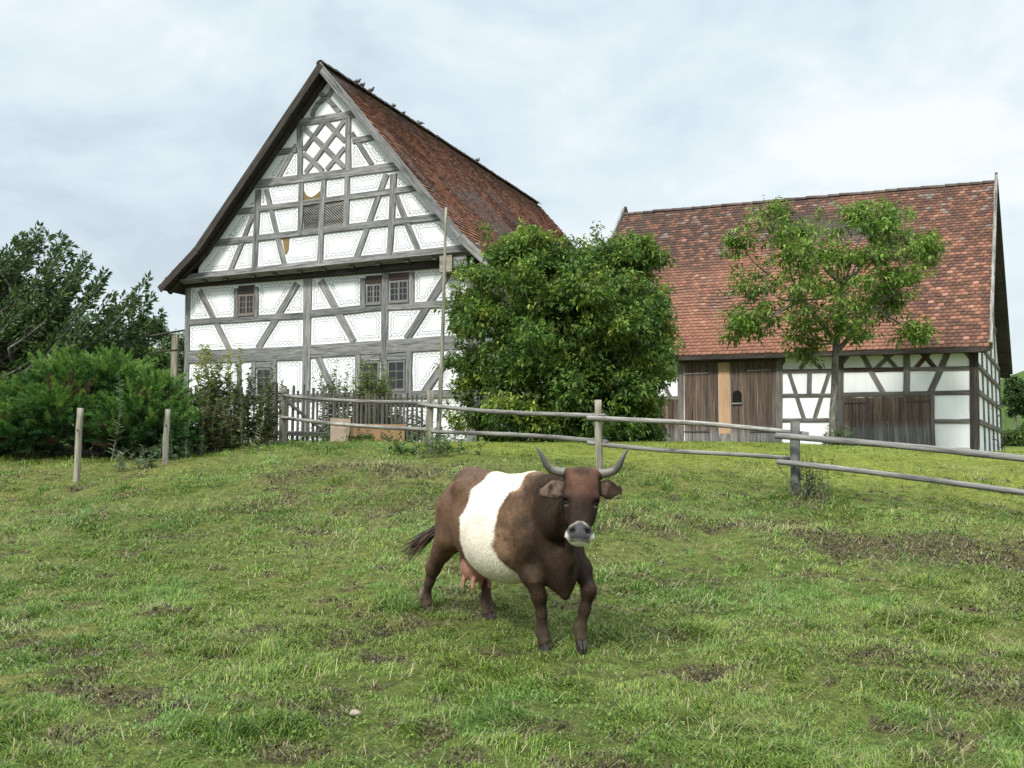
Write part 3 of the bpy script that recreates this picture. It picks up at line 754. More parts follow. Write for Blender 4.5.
# ------------------------------------------------------------------ the barn
BARNB = [(3.19, 3.16, 3.16, 0.04, 0.2), (6.35, 3.15, 6.29, 0.0, 0.19), (6.42, 2.44, 8.05, 2.4, 0.12), (8.24, 2.41, 9.96, 2.37, 0.13), (10.1, 2.37, 11.76, 2.34, 0.12), (6.95, 3.12, 7.61, 2.48, 0.12), (7.53, 3.09, 6.96, 2.5, 0.12), (6.74, 3.13, 6.39, 2.65, 0.12), (8.17, 3.12, 8.1, 0.0, 0.19), (8.59, 3.1, 8.22, 2.63, 0.13), (6.63, 2.42, 7.07, 0.92, 0.12), (7.84, 2.38, 7.35, 0.91, 0.12), (7.25, 2.4, 7.23, 1.69, 0.14), (6.34, 1.69, 8.03, 1.66, 0.12), (8.2, 1.67, 11.76, 1.64, 0.13), (6.33, 0.92, 8.05, 0.9, 0.12), (8.69, 3.1, 9.37, 1.68, 0.15), (9.88, 3.04, 9.19, 2.43, 0.12), (9.24, 3.07, 9.75, 2.41, 0.12), (10.05, 3.06, 10.01, 1.65, 0.18), (10.25, 3.06, 10.8, 2.39, 0.13), (10.86, 3.03, 10.29, 2.4, 0.13), (11.24, 3.01, 10.66, 1.66, 0.18), (11.5, 3.0, 11.81, 2.58, 0.14), (10.7, 0.83, 11.76, 0.82, 0.12), (11.84, 3.06, 11.78, -0.1, 0.25), (-.3, 2.52, 3.1, 2.44, 0.13), (-.3, 1.75, 3.1, 1.7, 0.13), (2.45, 2.47, 2.86, 1.67, 0.13), (-0.3, 3.3, -.3, 0.0, 0.22), (1.2, 3.2, 1.2, .1, .18)]
SK = .047
def barn():
    B = empty('timbered_barn', (2.629, 33.787, 1.75), rad(-26.4))
    tag(B, 'low half-timbered barn with brown plank doors under a long red tiled roof', 'barn')
    U0, U1, D = -.4, 11.9, 10.4
    poly = [(U0, 0), (U1, 0), (U1+SK*D, D), (U0+SK*D, D)]
    m = MB(); V = [(x, y, z) for z in (-1.2, 3.2) for x, y in poly]
    m.add(V, [(3, 2, 1, 0), (0, 1, 5, 4), (1, 2, 6, 5), (2, 3, 7, 6), (3, 0, 4, 7)]); m.build('wall', M['plaster'], B)
    zr = lambda u: 9.28-.024*(u+.5)          # the old ridge dips to the right
    ze = lambda u: 3.22-.0145*u
    for (u, s) in ((U0, 1), (U1, -1)):
        g = MB(); a = (u, 0, 3.2); b = (u+SK*D, D, 3.2); c = (u+SK*D/2, D/2, zr(u)-.25); t = .25*s
        g.add([a, b, c, (a[0]+t, a[1], a[2]), (b[0]+t, b[1], b[2]), (c[0]+t, c[1], c[2])], [(0, 1, 2), (5, 4, 3), (0, 3, 4, 1), (1, 4, 5, 2), (2, 5, 3, 0)])
        g.build('gable_wall', M['plaster'], B)
    p = MB(); p.box(U0-.05, U1+.04, -.045, .2, -1.2, .06); p.build('plinth', M['stone'], B)
    # roof. Courses run along u, so build in a turned frame: profile (y,z), length along u
    R0, R1 = -.80, 12.28
    def slope(front):
        ys = (-.42, D/2) if front else (D+.42, D/2)
        n = 14
        us = np.linspace(R0, R1, n)
        V, F = [], []
        for u in us:
            for (y, z, o) in ((ys[0], ze(u)-.16, 0), (ys[1], zr(u), 0)):
                V.append((u+SK*y, y, z)); V.append((u+SK*y, y, z-.13))
        for i in range(n-1):
            a = i*4; b = a+4
            F += [(a, a+2, b+2, b), (a+1, b+1, b+3, a+3), (a, b, b+1, a+1)]
        F += [(0, 1, 3, 2), ((n-1)*4, (n-1)*4+2, (n-1)*4+3, (n-1)*4+1)]
        mb = MB(); mb.add(V, F); o = mb.build('roof_slope', M['darktimber'], B)
        # tiles on it: bilinear map of (arc fraction, u)
        r = np.random.default_rng(9 if front else 10)
        L = math.hypot(D/2+.42, zr(5)-ze(5)+.16); expo, tw = .155, .185
        rows = int(L/expo); S, Yc = [], []
        for i in range(rows):
            y = R0-.02+(i % 2)*tw/2+np.arange(int((R1-R0)/tw)+1)*tw; y = y[y < R1-.04]
            if i % 2: y = np.r_[R0-.02, y]
            S.append(np.full(len(y), i*expo)); Yc.append(y)
        s = np.concatenate(S); y = np.concatenate(Yc); k = len(s)
        sgn = -1 if front else 1
        def at(sv, uv, h):
            f = sv/L; yy = ys[0]+(ys[1]-ys[0])*f
            zz = (ze(uv)-.16)*(1-f)+zr(uv)*f
            h = h - (fbm(sv*.45+5, uv*.3, seed=91, octv=3)-.5)*.17*np.sin(np.clip(f, 0, 1)*math.pi)
            ny, nz = sgn*(6.1/L), (D/2+.42)/L
            yy = yy+ny*h; return np.stack([uv+SK*yy, yy, zz+nz*h], 1)
        s0 = s+(r.random(k)-.5)*.016; s1 = s+expo*1.35; lift = .028+.010*r.random(k); w = np.minimum(tw*.96, R1-.004-y); w = np.where((s/expo).round().astype(int) % 2 * (y < R0), tw*.48, w)
        parts = [at(s1, y, .004), at(s1, y+w, .004), at(s0+.03, y, lift), at(s0+.008, y+w*.2, lift+.004), at(s0, y+w*.5, lift+.006), at(s0+.008, y+w*.8, lift+.004), at(s0+.03, y+w, lift),
                 at(s0+.03, y, lift-.02), at(s0+.008, y+w*.2, lift-.018), at(s0, y+w*.5, lift-.016), at(s0+.008, y+w*.8, lift-.018), at(s0+.03, y+w, lift-.02)]
        V = np.stack(parts, 1).reshape(-1, 3); b = np.arange(k)*12
        F7 = np.stack([b, b+2, b+3, b+4, b+5, b+6, b+1], 1)
        F4 = np.concatenate([np.stack([b+2+i, b+7+i, b+8+i, b+3+i], 1) for i in range(4)])
        F3 = np.concatenate([np.stack([b, b+7, b+2], 1), np.stack([b+1, b+6, b+11], 1)])
        me = mesh_np('roof_tiles', V, [F7, F4, F3], np.repeat(barn_tiles(s/L, y, r, k), 12, 0))
        link('roof_tiles', me, M['tile'], o)
        return o
    fr = slope(True); slope(False)
    ridge_caps('ridge_tiles', fr, (R0+SK*D/2, D/2, zr(R0)-.02), (R1+SK*D/2, D/2, zr(R1)-.02), M['tile'], 8)
    # verge boards at both ends
    for (u, s) in ((R0, -1), (R1, 1)):
        for (y0, y1) in ((-.45, D/2), (D+.45, D/2)):
            a = Vector((u+SK*y0+s*.035, y0, ze(u)-.13)); b = Vector((u+SK*y1+s*.035, y1, zr(u)+.12))
            timber('verge_board', B, a+Vector((0, 0, 0 if y0 < 0 else .10)), b+Vector((0, 0, 0 if y0 < 0 else .10)), .26 if y0 < 0 else .36, .09, M['rail'] if y0 < 0 else M['darktimber'], normal=(1, 0, 0), jit=.004, chamf=.006, seg=8)
    timber('eave_board', B, (R0+.05, -.36, ze(R0)-.26), (R1-.1, -.36, ze(R1)-.26), .10, .04, M['darktimber'], jit=.003, seg=10)
    timber('wall_plate', B, (U0, .01, 3.13), (U1, .01, 3.02), .16, .14, M['darktimber'], jit=.004, seg=10)  # shadow strip below the eave, painted as dark wood
    red = {3, 8, 16, 19, 20, 12, 13, 21}
    beams(B, BARNB, 0, lambda b, k, i: M['redtimber'] if i in (3, 20, 21) else M['darktimber'] if i == 25 else M['barntimber'], 12, .03)
    # end wall: rails and slim studs, some of it in shade of the verge
    ex = Vector((SK, 1, 0)).normalized(); nrm = Vector((1, -SK, 0)).normalized()
    for z in (3.12, 2.42, 1.65, .80):
        a = Vector((U1+.012, .05, z)); b = Vector((U1+SK*D+.012, D-.02, z-.05))
        timber('timber_rail', B, a, b, .15, .10, M['barntimber'], normal=nrm, seg=8)
    for i, y in enumerate((1.9, 3.9, 6.0, 8.1)):
        h = 3.2+6.0*(1-abs(y-D/2)/(D/2))-.3
        timber('timber_post', B, (U1+SK*y+.008, y, -.1), (U1+SK*y+.008, y, h), .09, .09, M['barntimber'], normal=nrm, seg=6)
    timber('timber_post', B, (U1+SK*(D-.1)+.01, D-.1, -.4), (U1+SK*(D-.1)+.01, D-.1, 3.1), .18, .10, M['barntimber'], normal=nrm)
    for z in (4.4, 5.7, 7.0):
        y0 = (z-3.2)/6.0*D/2; a = Vector((U1+SK*y0+.01, y0+.1, z)); b = Vector((U1+SK*(D-y0)+.01, D-y0-.1, z))
        timber('timber_rail', B, a, b, .15, .09, M['barntimber'], normal=nrm, seg=6)
    # big double gate of upright boards, one of them new
    def leaf(u0, u1, z0, z1, n, y, seed, name='barn_door', skip=None):
        r = random.Random(seed); d = empty(name); d.parent = B
        d.location = (u0, y, z0)
        x = 0; ws = [r.uniform(.7, 1.3) for _ in range(n)]; k = (u1-u0)/sum(ws)
        for wv in ws:
            wv *= k; c = x+wv/2
            lo, hi = -r.uniform(0, .02), z1-z0+r.uniform(-.015, .015)
            o = timber('board', d, (c, r.uniform(-.006, .006), lo), (c, r.uniform(-.006, .006), hi), wv-.008, .035, M['barndoor'], jit=.002, chamf=.004, seg=4, rnd=r)
            # grain along the board: give it its own upright frame
            me = o.data; me.transform(o.matrix_basis); o.matrix_basis = Matrix.Identity(4)
            x += wv
        return d
    l1 = leaf(3.30, 4.41, .03, 2.80, 8, -.005, 21); l2 = leaf(4.80, 6.25, .03, 2.80, 10, -.005, 22)
    l1['label'] = 'left gate leaf of dark boards'; l2['label'] = 'right gate leaf with a dark hatch'
    timber('new_board', B, (4.605, -.022, .52), (4.605, -.022, 2.79), .36, .04, M['newplank'], jit=.001, chamf=.004)['label'] = 'fresh orange board in the gate'
    timber('board', B, (4.605, -.018, .03), (4.605, -.018, .515), .36, .04, M['rail'], jit=.001, chamf=.004)
    bk = MB(); bk.box(3.28, 6.28, .004, .03, .0, 2.84); bk.build('gate_backing', M['void'], B)
    timber('gate_lintel', B, (3.28, -.04, 2.83), (6.27, -.04, 2.80), .07, .1, M['redtimber'], jit=.003)
    # hatch: arched dark opening with a pale sill
    h = MB(); pts = [(4.87, 1.5), (5.16, 1.5), (5.16, 1.78), (5.11, 1.86), (5.015, 1.89), (4.92, 1.86), (4.87, 1.78)]
    h.add([(u, -.034, z) for u, z in pts], [tuple(range(7))]); h.build('hatch', M['void'], B)
    h = MB(); h.box(4.85, 5.18, -.07, -.02, 1.45, 1.495); h.build('hatch_sill', M['rail'], B)
    for (a, b, z, mt) in ((3.3, 4.12, 2.47, 'rail'), (5.35, 6.27, 2.50, 'rail'), (3.29, 4.09, .60, 'iron'), (5.4, 6.26, .58, 'iron')):
        timber('strap_hinge', B, (a, -.035, z), (b, -.035, z), .045, .018, M[mt], jit=.001, chamf=.003)
    # grey boarding left of the gate
    leaf(1.3, 3.08, .02, 1.66, 11, -.02, 23, 'board_cladding')
    # low stable door to the right
    sd = leaf(8.22, 10.66, .10, 1.57, 17, -.02, 24, 'stable_door')
    leaf(8.24, 10.64, -.35, .095, 17, -.028, 25, 'base_boarding')
    timber('door_post', B, (10.72, -.03, 1.6), (10.70, -.03, -.1), .10, .1, M['barntimber'])
    for (a, b, z) in ((8.25, 8.85, 1.42), (10.0, 10.65, 1.42)):
        timber('strap_hinge', B, (a, -.05, z), (b, -.05, z), .04, .018, M['iron'], jit=.001, chamf=.003)
    hd = MB(); hd.box(9.42, 9.48, -.07, -.03, .78, .84); hd.build('handle', M['rail'], sd, loc=(-8.22, .02, -.10))
    return B
BARN = barn()
# ------------------------------------------------------------------ the cow: one smooth body grown from a distance field
def surface_nets(F, org, h):
    s = F < 0
    nx, ny, nz = F.shape
    acc = np.zeros((nx-1, ny-1, nz-1, 3), np.float32); cnt = np.zeros((nx-1, ny-1, nz-1), np.float32)
    sl = lambda d, n: slice(d, n-1+d)
    for ax in range(3):
        o1, o2 = [a for a in range(3) if a != ax]
        for d1 in (0, 1):
            for d2 in (0, 1):
                i0, i1 = [None]*3, [None]*3
                i0[ax] = slice(0, F.shape[ax]-1); i1[ax] = slice(1, F.shape[ax])
                for o, d in ((o1, d1), (o2, d2)): i0[o] = sl(d, F.shape[o]); i1[o] = i0[o]
                a, b = F[tuple(i0)], F[tuple(i1)]
                k = (a < 0) != (b < 0)
                t = np.where(k, a/(a-b+1e-12), 0)
                cnt += k
                acc[..., ax] += np.where(k, t, 0)
                acc[..., o1] += k*d1; acc[..., o2] += k*d2
    act = cnt > 0
    idx = -np.ones(act.shape, np.int64); ids = np.argwhere(act); idx[act] = np.arange(len(ids))
    V = (ids + acc[act]/cnt[act][:, None])*h + org
    quads = []
    for ax in range(3):
        o1, o2 = (ax+1) % 3, (ax+2) % 3
        i0, i1 = [slice(1, n-1) for n in F.shape], [slice(1, n-1) for n in F.shape]
        i0[ax] = slice(0, F.shape[ax]-1); i1[ax] = slice(1, F.shape[ax])
        a, b = s[tuple(i0)], s[tuple(i1)]
        for flip, k in ((False, a & ~b), (True, b & ~a)):
            q = np.argwhere(k)
            if not len(q): continue
            base = q.copy(); base[:, o1] += 1; base[:, o2] += 1
            def cell(d1, d2):
                c = base.copy(); c[:, o1] += d1-1; c[:, o2] += d2-1
                return idx[c[:, 0], c[:, 1], c[:, 2]]
            f = np.stack([cell(0, 0), cell(1, 0), cell(1, 1), cell(0, 1)], 1)
            quads.append(f[:, ::-1] if flip else f)
    return V, np.concatenate(quads)

class SDF:
    def __init__(s, lo, hi, h):
        s.h = h; s.lo = np.array(lo, float)
        n = np.ceil((np.array(hi)-s.lo)/h).astype(int)+1
        s.ax = [s.lo[i]+h*np.arange(n[i]) for i in range(3)]
        s.F = np.full(tuple(n), 0.5, np.float32)
    def _win(s, c, r):
        sl = []
        for i in range(3):
            a = max(0, int((c[0][i]-r-s.lo[i])/s.h)); b = min(len(s.ax[i]), int((c[1][i]+r-s.lo[i])/s.h)+2); sl.append(slice(a, max(b, a+1)))
        return tuple(sl), np.meshgrid(*[s.ax[i][sl[i]] for i in range(3)], indexing='ij')
    def _u(s, w, d, k, sub=False):
        f = s.F[w]
        if sub:
            hh = np.clip(.5-.5*(f+d)/k, 0, 1); s.F[w] = f*(1-hh)+(-d)*hh+k*hh*(1-hh); return
        hh = np.clip(.5+.5*(d-f)/k, 0, 1)
        s.F[w] = d*(1-hh)+f*hh-k*hh*(1-hh)
    def cone(s, a, b, ra, rb, k=.05, sq=None, sub=False):
        """round cone; sq=(axis vector, factor) flattens the section along that axis."""
        a, b = np.array(a, float), np.array(b, float)
        R = max(ra, rb)*1.5+k*2
        w, (X, Y, Z) = s._win((np.minimum(a, b), np.maximum(a, b)), R)
        P = np.stack([X, Y, Z], -1)-a; d = b-a; L2 = d @ d
        t = np.clip((P @ d)/L2, 0, 1); Q = P-t[..., None]*d
        if sq:
            n = np.array(sq[0], float); n /= np.linalg.norm(n); c = Q @ n; Q = Q+(c*(1/sq[1]-1))[..., None]*n
        r = ra+(rb-ra)*t
        s._u(w, (np.linalg.norm(Q, axis=-1)-r)*(sq[1]**.5 if sq and sq[1] < 1 else 1), k, sub)
    def ell(s, c, r, k=.06, R=None, sub=False):
        c = np.array(c, float); r = np.array(r, float)
        w, (X, Y, Z) = s._win((c-r.max(), c+r.max()), k*2)
        P = np.stack([X, Y, Z], -1)-c
        if R is not None: P = P @ np.array(R)          # columns of R are the local axes
        k0 = np.linalg.norm(P/r, axis=-1); k1 = np.linalg.norm(P/(r*r), axis=-1)
        s._u(w, k0*(k0-1)/(k1+1e-9), k, sub)
    def chain(s, pts, rs, k=.05, sq=None):
        for i in range(len(pts)-1): s.cone(pts[i], pts[i+1], rs[i], rs[i+1], k, sq)

def coat(parent, V, F, c):
    """short lying hair over the hide, combed back and down"""
    r = np.random.default_rng(88)
    a, b, d = V[F[:, 0]], V[F[:, 1]], V[F[:, 3]]
    nr = np.cross(b-a, d-a); ar = np.linalg.norm(nr, axis=1); nr = nr/(ar[:, None]+1e-12)
    n = 110000; k = r.choice(len(F), n, p=ar/ar.sum()); u, w = r.random((2, n, 1))
    P = a[k]+(b-a)[k]*u+(d-a)[k]*w; N = nr[k]
    flow = np.array([-.75, 0, -.65])+np.stack([0*P[:, 0], np.sign(P[:, 1])*.1, 0*P[:, 0]], 1)+(np.stack([fbm(P[:, 0]*6, P[:, 1]*6, P[:, 2]*6, 61), fbm(P[:, 0]*6, P[:, 1]*6, P[:, 2]*6, 62), fbm(P[:, 0]*6, P[:, 1]*6, P[:, 2]*6, 63)], 1)-.5)*2.2
    T = flow-N*(flow*N).sum(1)[:, None]; T /= np.linalg.norm(T, axis=1)[:, None]+1e-9
    T = T+r.normal(size=(n, 3))*.16+N*(.12+.16*r.random(n))[:, None]; T /= np.linalg.norm(T, axis=1)[:, None]
    S = np.cross(T, N); S /= np.linalg.norm(S, axis=1)[:, None]+1e-9
    L = (.016+.014*r.random(n))[:, None]; hd = (P[:, 0] > 1.0)[:, None]; L = np.where(hd, L*.55, L); W = .0034
    Vv = np.stack([P-S*W*.5-N*.002, P+S*W*.5-N*.002, P+T*L], 1).reshape(-1, 3)
    cc = c[F[k, 0]]*(.62+.80*r.random(n))[:, None]
    link('coat_hair', mesh_np('coat_hair', Vv, [np.arange(n*3).reshape(-1, 3)], np.repeat(cc, 3, 0)), col_mat('short_hair', .95, 4, .1, 0, 0, 0, .03), parent)

def axes(fwd, up):
    f = np.array(fwd, float); f /= np.linalg.norm(f); u = np.array(up, float); u -= f*(u@f); u /= np.linalg.norm(u)
    return np.stack([f, np.cross(u, f), u], 1)

def cow():
    CX, CY = -.03, 8.76; yaw = math.atan2(-.807, .59); CZ = gh(CX, CY)
    cw, sw = math.cos(yaw), math.sin(yaw)
    def G(x, y): return gh(CX+cw*x-sw*y, CY+sw*x+cw*y)-CZ
    S = SDF((-1.22, -.66, -.12), (1.56, .54, 1.74), .0105)
    # trunk
    S.ell((.02, 0, .865), (.52, .400, .445), .10)
    S.ell((-.26, 0, .93), (.36, .365, .39), .10)
    S.ell((-.50, 0, 1.07), (.29, .25, .30), .10)
    S.ell((.34, 0, .90), (.38, .295, .43), .10)
    S.ell((.54, 0, .80), (.21, .215, .29), .10)
    S.cone((.38, 0, 1.265), (-.18, 0, 1.255), .095, .085, .10)
    S.cone((-.18, 0, 1.255), (-.62, 0, 1.335), .085, .080, .10)
    for sy in (-1, 1):
        S.ell((-.40, sy*.235, 1.235), (.09, .050, .060), .07)                # hooks
        S.cone((-.42, sy*.2, 1.21), (-.72, sy*.10, 1.17), .07, .055, .09)    # rump edge to pin bones
        S.ell((-.745, sy*.10, 1.16), (.055, .05, .06), .05)
        S.ell((-.60, sy*.20, .93), (.17, .13, .30), .07)                     # thigh muscle
        S.ell((.37, sy*.240, .97), (.14, .080, .27), .07)                    # shoulder blade
        S.ell((.52, sy*.20, .82), (.12, .10, .16), .06)                      # shoulder point
        S.ell((-.27, sy*.385, 1.13), (.11, .075, .085), .10, sub=True)       # hollow of the flank
        S.ell((.60, sy*.20, 1.12), (.09, .06, .13), .10, sub=True)           # groove before the shoulder
    # head frame: poll high, face turned to the camera, nose down
    HP = np.array([1.225, -.195, 1.355]); hf = np.array([.125, -.135, -.47])
    face = np.array([.766, -.646, .0]); face /= np.linalg.norm(face)
    A = axes(hf, face); f, l, u = A[:, 0], A[:, 1], A[:, 2]               # f: poll to nose, l: sideways, u: out of the forehead
    HK = .94
    def h(a, b, c): return HP+f*a+l*b*1.03+u*c*.94
    # neck, crest and dewlap
    S.chain([(.42, 0, 1.06), (.76, -.03, 1.10), h(.05, 0, -.15)], [.27, .195, .14], .10, ((0, 1, 0), .76))
    S.chain([(.36, 0, 1.24), (.76, -.05, 1.28), h(-.005, 0, -.10)], [.10, .09, .085], .09)
    S.chain([(.80, -.07, .98), h(.17, 0, -.15)], [.13, .09], .08)
    S.chain([(.50, 0, .56), (.76, -.01, .52), (.90, -.06, .70), (.99, -.12, .94), h(.24, 0, -.15)], [.10, .080, .042, .032, .04], .07, ((-.15, 1, 0), .6))
    S.ell((.72, -.005, .64), (.15, .135, .20), .08)
    S.cone((.77, -.01, .50), (.80, -.02, .405), .065, .036, .05)
    # skull
    S.ell(h(.02, 0, -.05), (.105, .122, .090), .05, A)
    S.ell(h(.12, 0, -.03), (.17, .120, .080), .05, A)
    S.ell(h(.145, 0, -.085), (.15, .118, .10), .05, A)
    S.cone(h(.18, 0, -.04), h(.43, 0, -.035), .086, .072, .05)
    S.cone(h(.10, 0, -.13), h(.36, 0, -.10), .09, .055, .05)                # jaw
    for sy in (-1, 1):
        S.ell(h(.160, sy*.110, -.010), (.050, .028, .030), .025, A)         # brow over the eye
        S.ell(h(.250, sy*.085, -.065), (.10, .028, .05), .05, A)            # cheek
        S.ell(h(.200, sy*.115, -.008), (.027, .022, .026), .010, A, sub=True)
        S.ell(h(.225, sy*.106, -.020), (.030, .018, .012), .012, A)         # lower lid
        S.ell(h(.30, sy*.055, .018), (.10, .016, .02), .04, A)              # ridges beside the nose
    S.ell(h(.435, 0, -.035), (.066, .102, .072), .03, A)                     # muzzle
    S.ell(h(.455, 0, -.03), (.052, .108, .053), .03, A)
    S.ell(h(.488, 0, -.065), (.036, .072, .042), .03, A)                      # chin and lower lip
    S.cone(h(.494, -.06, -.020), h(.494, .06, -.020), .005, .005, .012, sub=True)
    for sy in (-1, 1):
        S.cone(h(.418, sy*.046, .042), h(.442, sy*.064, .026), .019, .012, .010, sub=True)
    # ears: flat cupped leaves standing out sideways
    for sy, drop, tw in ((-1, .035, 0), (1, -.02, .6)):
        nrm = u*.9+f*.25+l*sy*tw; nrm /= np.linalg.norm(nrm)
        b = h(.055, sy*.105, -.09); m = h(.060+drop*.6, sy*.195, -.085-tw*.05); e = h(.065+drop*1.2, sy*.275, -.08-tw*.10)
        S.cone(b, m, .036, .070, .03, (nrm, .30)); S.cone(m, e, .070, .044, .02, (nrm, .30))
        S.ell(m+nrm*.036+l*sy*.01, (.088, .054, .026), .012, np.stack([l*sy, np.cross(nrm, l*sy), nrm], 1), sub=True)
    # horn cores
    for sy in (-1, 1): S.cone(h(-.045, sy*.08, -.045), h(-.05, sy*.135, -.045), .044, .036, .03)
    # legs
    hoofs = []
    def hind(sy, foot, hock, stifle):
        zf = G(*foot)
        fet = (foot[0]-.02, foot[1], zf+.14)
        S.chain([(-.55, sy*.18, 1.0), stifle], [0.1760, 0.1100], .07)
        S.chain([(-.66, sy*.17, .98), (-.72, sy*.19, .72), hock], [0.1056, 0.0924, 0.0484], .07)
        S.chain([stifle, (stifle[0]*.45+hock[0]*.55+.01, (stifle[1]+hock[1])/2, (stifle[2]+hock[2])/2), hock], [0.1012, 0.0774, 0.0528], .05)
        S.cone(hock, (hock[0]-.045, hock[1], hock[2]+.055), .056, .030, .05)
        S.chain([hock, ((hock[0]+fet[0])/2+.008, (hock[1]+fet[1])/2, (hock[2]+fet[2])/2), fet], [0.0546, 0.0405, 0.0458], .04)
        S.ell(fet, (.045, .041, .050), .04); S.cone(fet, (foot[0]+.02, foot[1], zf+.06), .046, .052, .035)
        hoofs.append(((foot[0]+.03, foot[1], zf), 0.0, 0.0))
    hind(-1, (-1.03, -.205), (-.925, -.19, .475), (-.555, -.245, .79))
    hind(1, (-.505, .13), (-.595, .16, .49), (-.37, .225, .74))
    # standing fore leg
    zf = G(.60, -.08)
    S.chain([(.42, -.215, .95), (.42, -.215, .74)], [0.1276, 0.1056], .07)
    S.chain([(.42, -.21, .74), (.53, -.165, .55), (.585, -.12, .385)], [0.1056, 0.0704, 0.0546], .06)
    S.ell((.592, -.117, .38), (.049, .049, .064), .04)
    S.chain([(.585, -.117, .36), (.595, -.10, .24), (.592, -.092, zf+.135)], [0.0484, 0.0387, 0.0440], .04)
    S.ell((.592, -.092, zf+.128), (.042, .042, .046), .04); S.cone((.595, -.09, zf+.12), (.615, -.087, zf+.06), .047, .053, .03)
    hoofs.append(((.625, -.087, zf), 0, -.15))
    # stepping fore leg: knee forward, foot set down behind it
    zf = G(.85, .12)+.035
    S.chain([(.50, .205, .93), (.58, .21, .76)], [0.1188, 0.1012], .07)
    S.chain([(.58, .20, .76), (.76, .19, .60), (.885, .155, .445)], [0.1012, 0.0704, 0.0546], .06)
    S.ell((.896, .153, .435), (.049, .049, .062), .04)
    S.chain([(.885, .15, .42), (.865, .13, .29), (.835, .105, zf+.165)], [0.0484, 0.0396, 0.0458], .04)
    S.ell((.832, .104, zf+.16), (.043, .042, .047), .04); S.cone((.832, .103, zf+.15), (.855, .095, zf+.075), .048, .052, .03)
    hoofs.append(((.865, .09, zf+.012), .45, -.5))
    # udder and teats, tail root
    S.ell((-.47, -.02, .56), (.16, .145, .175), .05)
    for (tx, ty) in ((-.39, -.10), (-.53, -.11), (-.39, .07), (-.53, .07)): S.cone((tx, ty, .42), (tx-.005, ty*1.05, .335), .022, .013, .02)
    S.chain([(-.62, 0, 1.36), (-.77, 0, 1.31), (-.87, -.01, 1.16), (-.97, -.02, .98), (-1.08, -.03, .83)], [.048, .044, .034, .028, .022], .04)
    V, F = surface_nets(S.F, S.lo, S.h)
    # relax the mesh a little
    E = np.concatenate([F[:, [0, 1]], F[:, [1, 2]], F[:, [2, 3]], F[:, [3, 0]]])
    for it in range(2):
        acc = np.zeros_like(V); ct = np.zeros(len(V))
        for a, b in ((0, 1), (1, 0)):
            for c in range(3): acc[:, c] += np.bincount(E[:, a], V[E[:, b], c], len(V))
            ct += np.bincount(E[:, a], minlength=len(V))
        V = V*.5+.5*acc/ct[:, None]
    x, y, z = V.T
    # coat
    n1 = fbm(x*7, y*7, z*7, seed=5); n2 = fbm(x*26, y*26, z*9, seed=6, octv=3)
    base = np.array([.112, .067, .041]); dark = np.array([.024, .0155, .0105]); tan = np.array([.29, .185, .115])
    c = np.tile(base, (len(V), 1)).astype(float)
    def bl(col, k): 
        nonlocal c
        c = c*(1-k[:, None])+np.array(col)*k[:, None]
    bl([.078, .048, .036], sstep(.40, .65, n1)*sstep(-.2, -.4, x)*.7)
    bl(tan, sstep(.40, .62, n1)*sstep(.62, .40, x)*sstep(.15, .3, x)*.75*sstep(.5, .75, z))
    bl(dark, sstep(.38, .66, x+(n1-.5)*.35)*.90)                          # chest, neck and head darker
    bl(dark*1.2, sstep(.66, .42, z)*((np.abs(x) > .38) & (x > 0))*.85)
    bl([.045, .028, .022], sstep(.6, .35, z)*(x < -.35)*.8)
    bl([.10, .066, .05], sstep(1.25, 1.36, z)*(x < -.1)*.6)
    bl([.21, .165, .13], sstep(.44, .36, z)*(x < -.8)*sstep(.02, .05, (-.93-.55*np.maximum(0, .45-z)*.45)-x)*.7)   # pale back of the hind shank
    bl([.15, .10, .068], sstep(.13, .05, np.hypot((x-.60)*1.2, np.hypot(np.abs(y)-.17, (z-.60)*.8)))*.6*(z > .5))
    bl([.016, .011, .009], sstep(.50, .72, fbm(x*5+y*3, y*6, z*3.2, seed=33, octv=3))*sstep(.1, .4, x)*.55)
    # white belt
    e = (fbm(y*9, z*9, x*5, seed=15, octv=3)-.5)*.085
    side = np.clip(np.abs(y)/.36, 0, 1)
    rear = -.21+.035*side-.02*sstep(.75, .45, z); front = .285+.12*sstep(1.0, 1.27, z)+.16*sstep(.70, .44, z)-.02*sstep(.9, .75, z)*sstep(.6, .7, z)
    belt = sstep(-.016, .016, x-(rear+e)+(n2-.5)*.05)*sstep(.016, -.016, x-(front+e)+(n2-.5)*.05)*(z > .30)
    belt *= 1-((z < .62) & (x < -.25))
    bl([.74, .69, .585], belt*.97)
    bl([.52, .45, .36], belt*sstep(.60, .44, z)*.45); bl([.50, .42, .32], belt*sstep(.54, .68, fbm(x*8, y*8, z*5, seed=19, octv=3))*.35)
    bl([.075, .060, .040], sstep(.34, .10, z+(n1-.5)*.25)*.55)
    # udder
    ud = sstep(1.16, 1.03, np.sqrt(((x+.47)/.17)**2+((y+.02)/.155)**2+((z-.52)/.19)**2))*sstep(.64, .58, z)
    ud = np.maximum(ud, ((z < .42) & (z > .27) & (np.abs(x+.46) < .14) & (np.abs(y+.01) < .14) & (np.hypot(x+.60, y-.16) > .11))*1.0)*(1-belt)
    bl([.42, .215, .17], ud*.9)
    # head marks, in the head frame
    q = (V-HP) @ A; a, b, g = q.T; b = b/1.03; g = g/.94
    hd = (a > -.14) & (a < .60) & (np.abs(b) < .34) & (g > -.24) & (x > .95)
    H = hd.astype(float)
    bl([.024, .014, .011], H*sstep(.06, .16, a)*.85)
    bl([.105, .052, .033], H*sstep(.25, .04, a+(n1-.5)*.14+.25*np.abs(b))*sstep(.14, .10, np.abs(b))*.85)      # russet poll
    bl([.032, .018, .014], H*sstep(.02, -.03, a+(n2-.5)*.05)*sstep(.09, .03, np.abs(b))*.8)
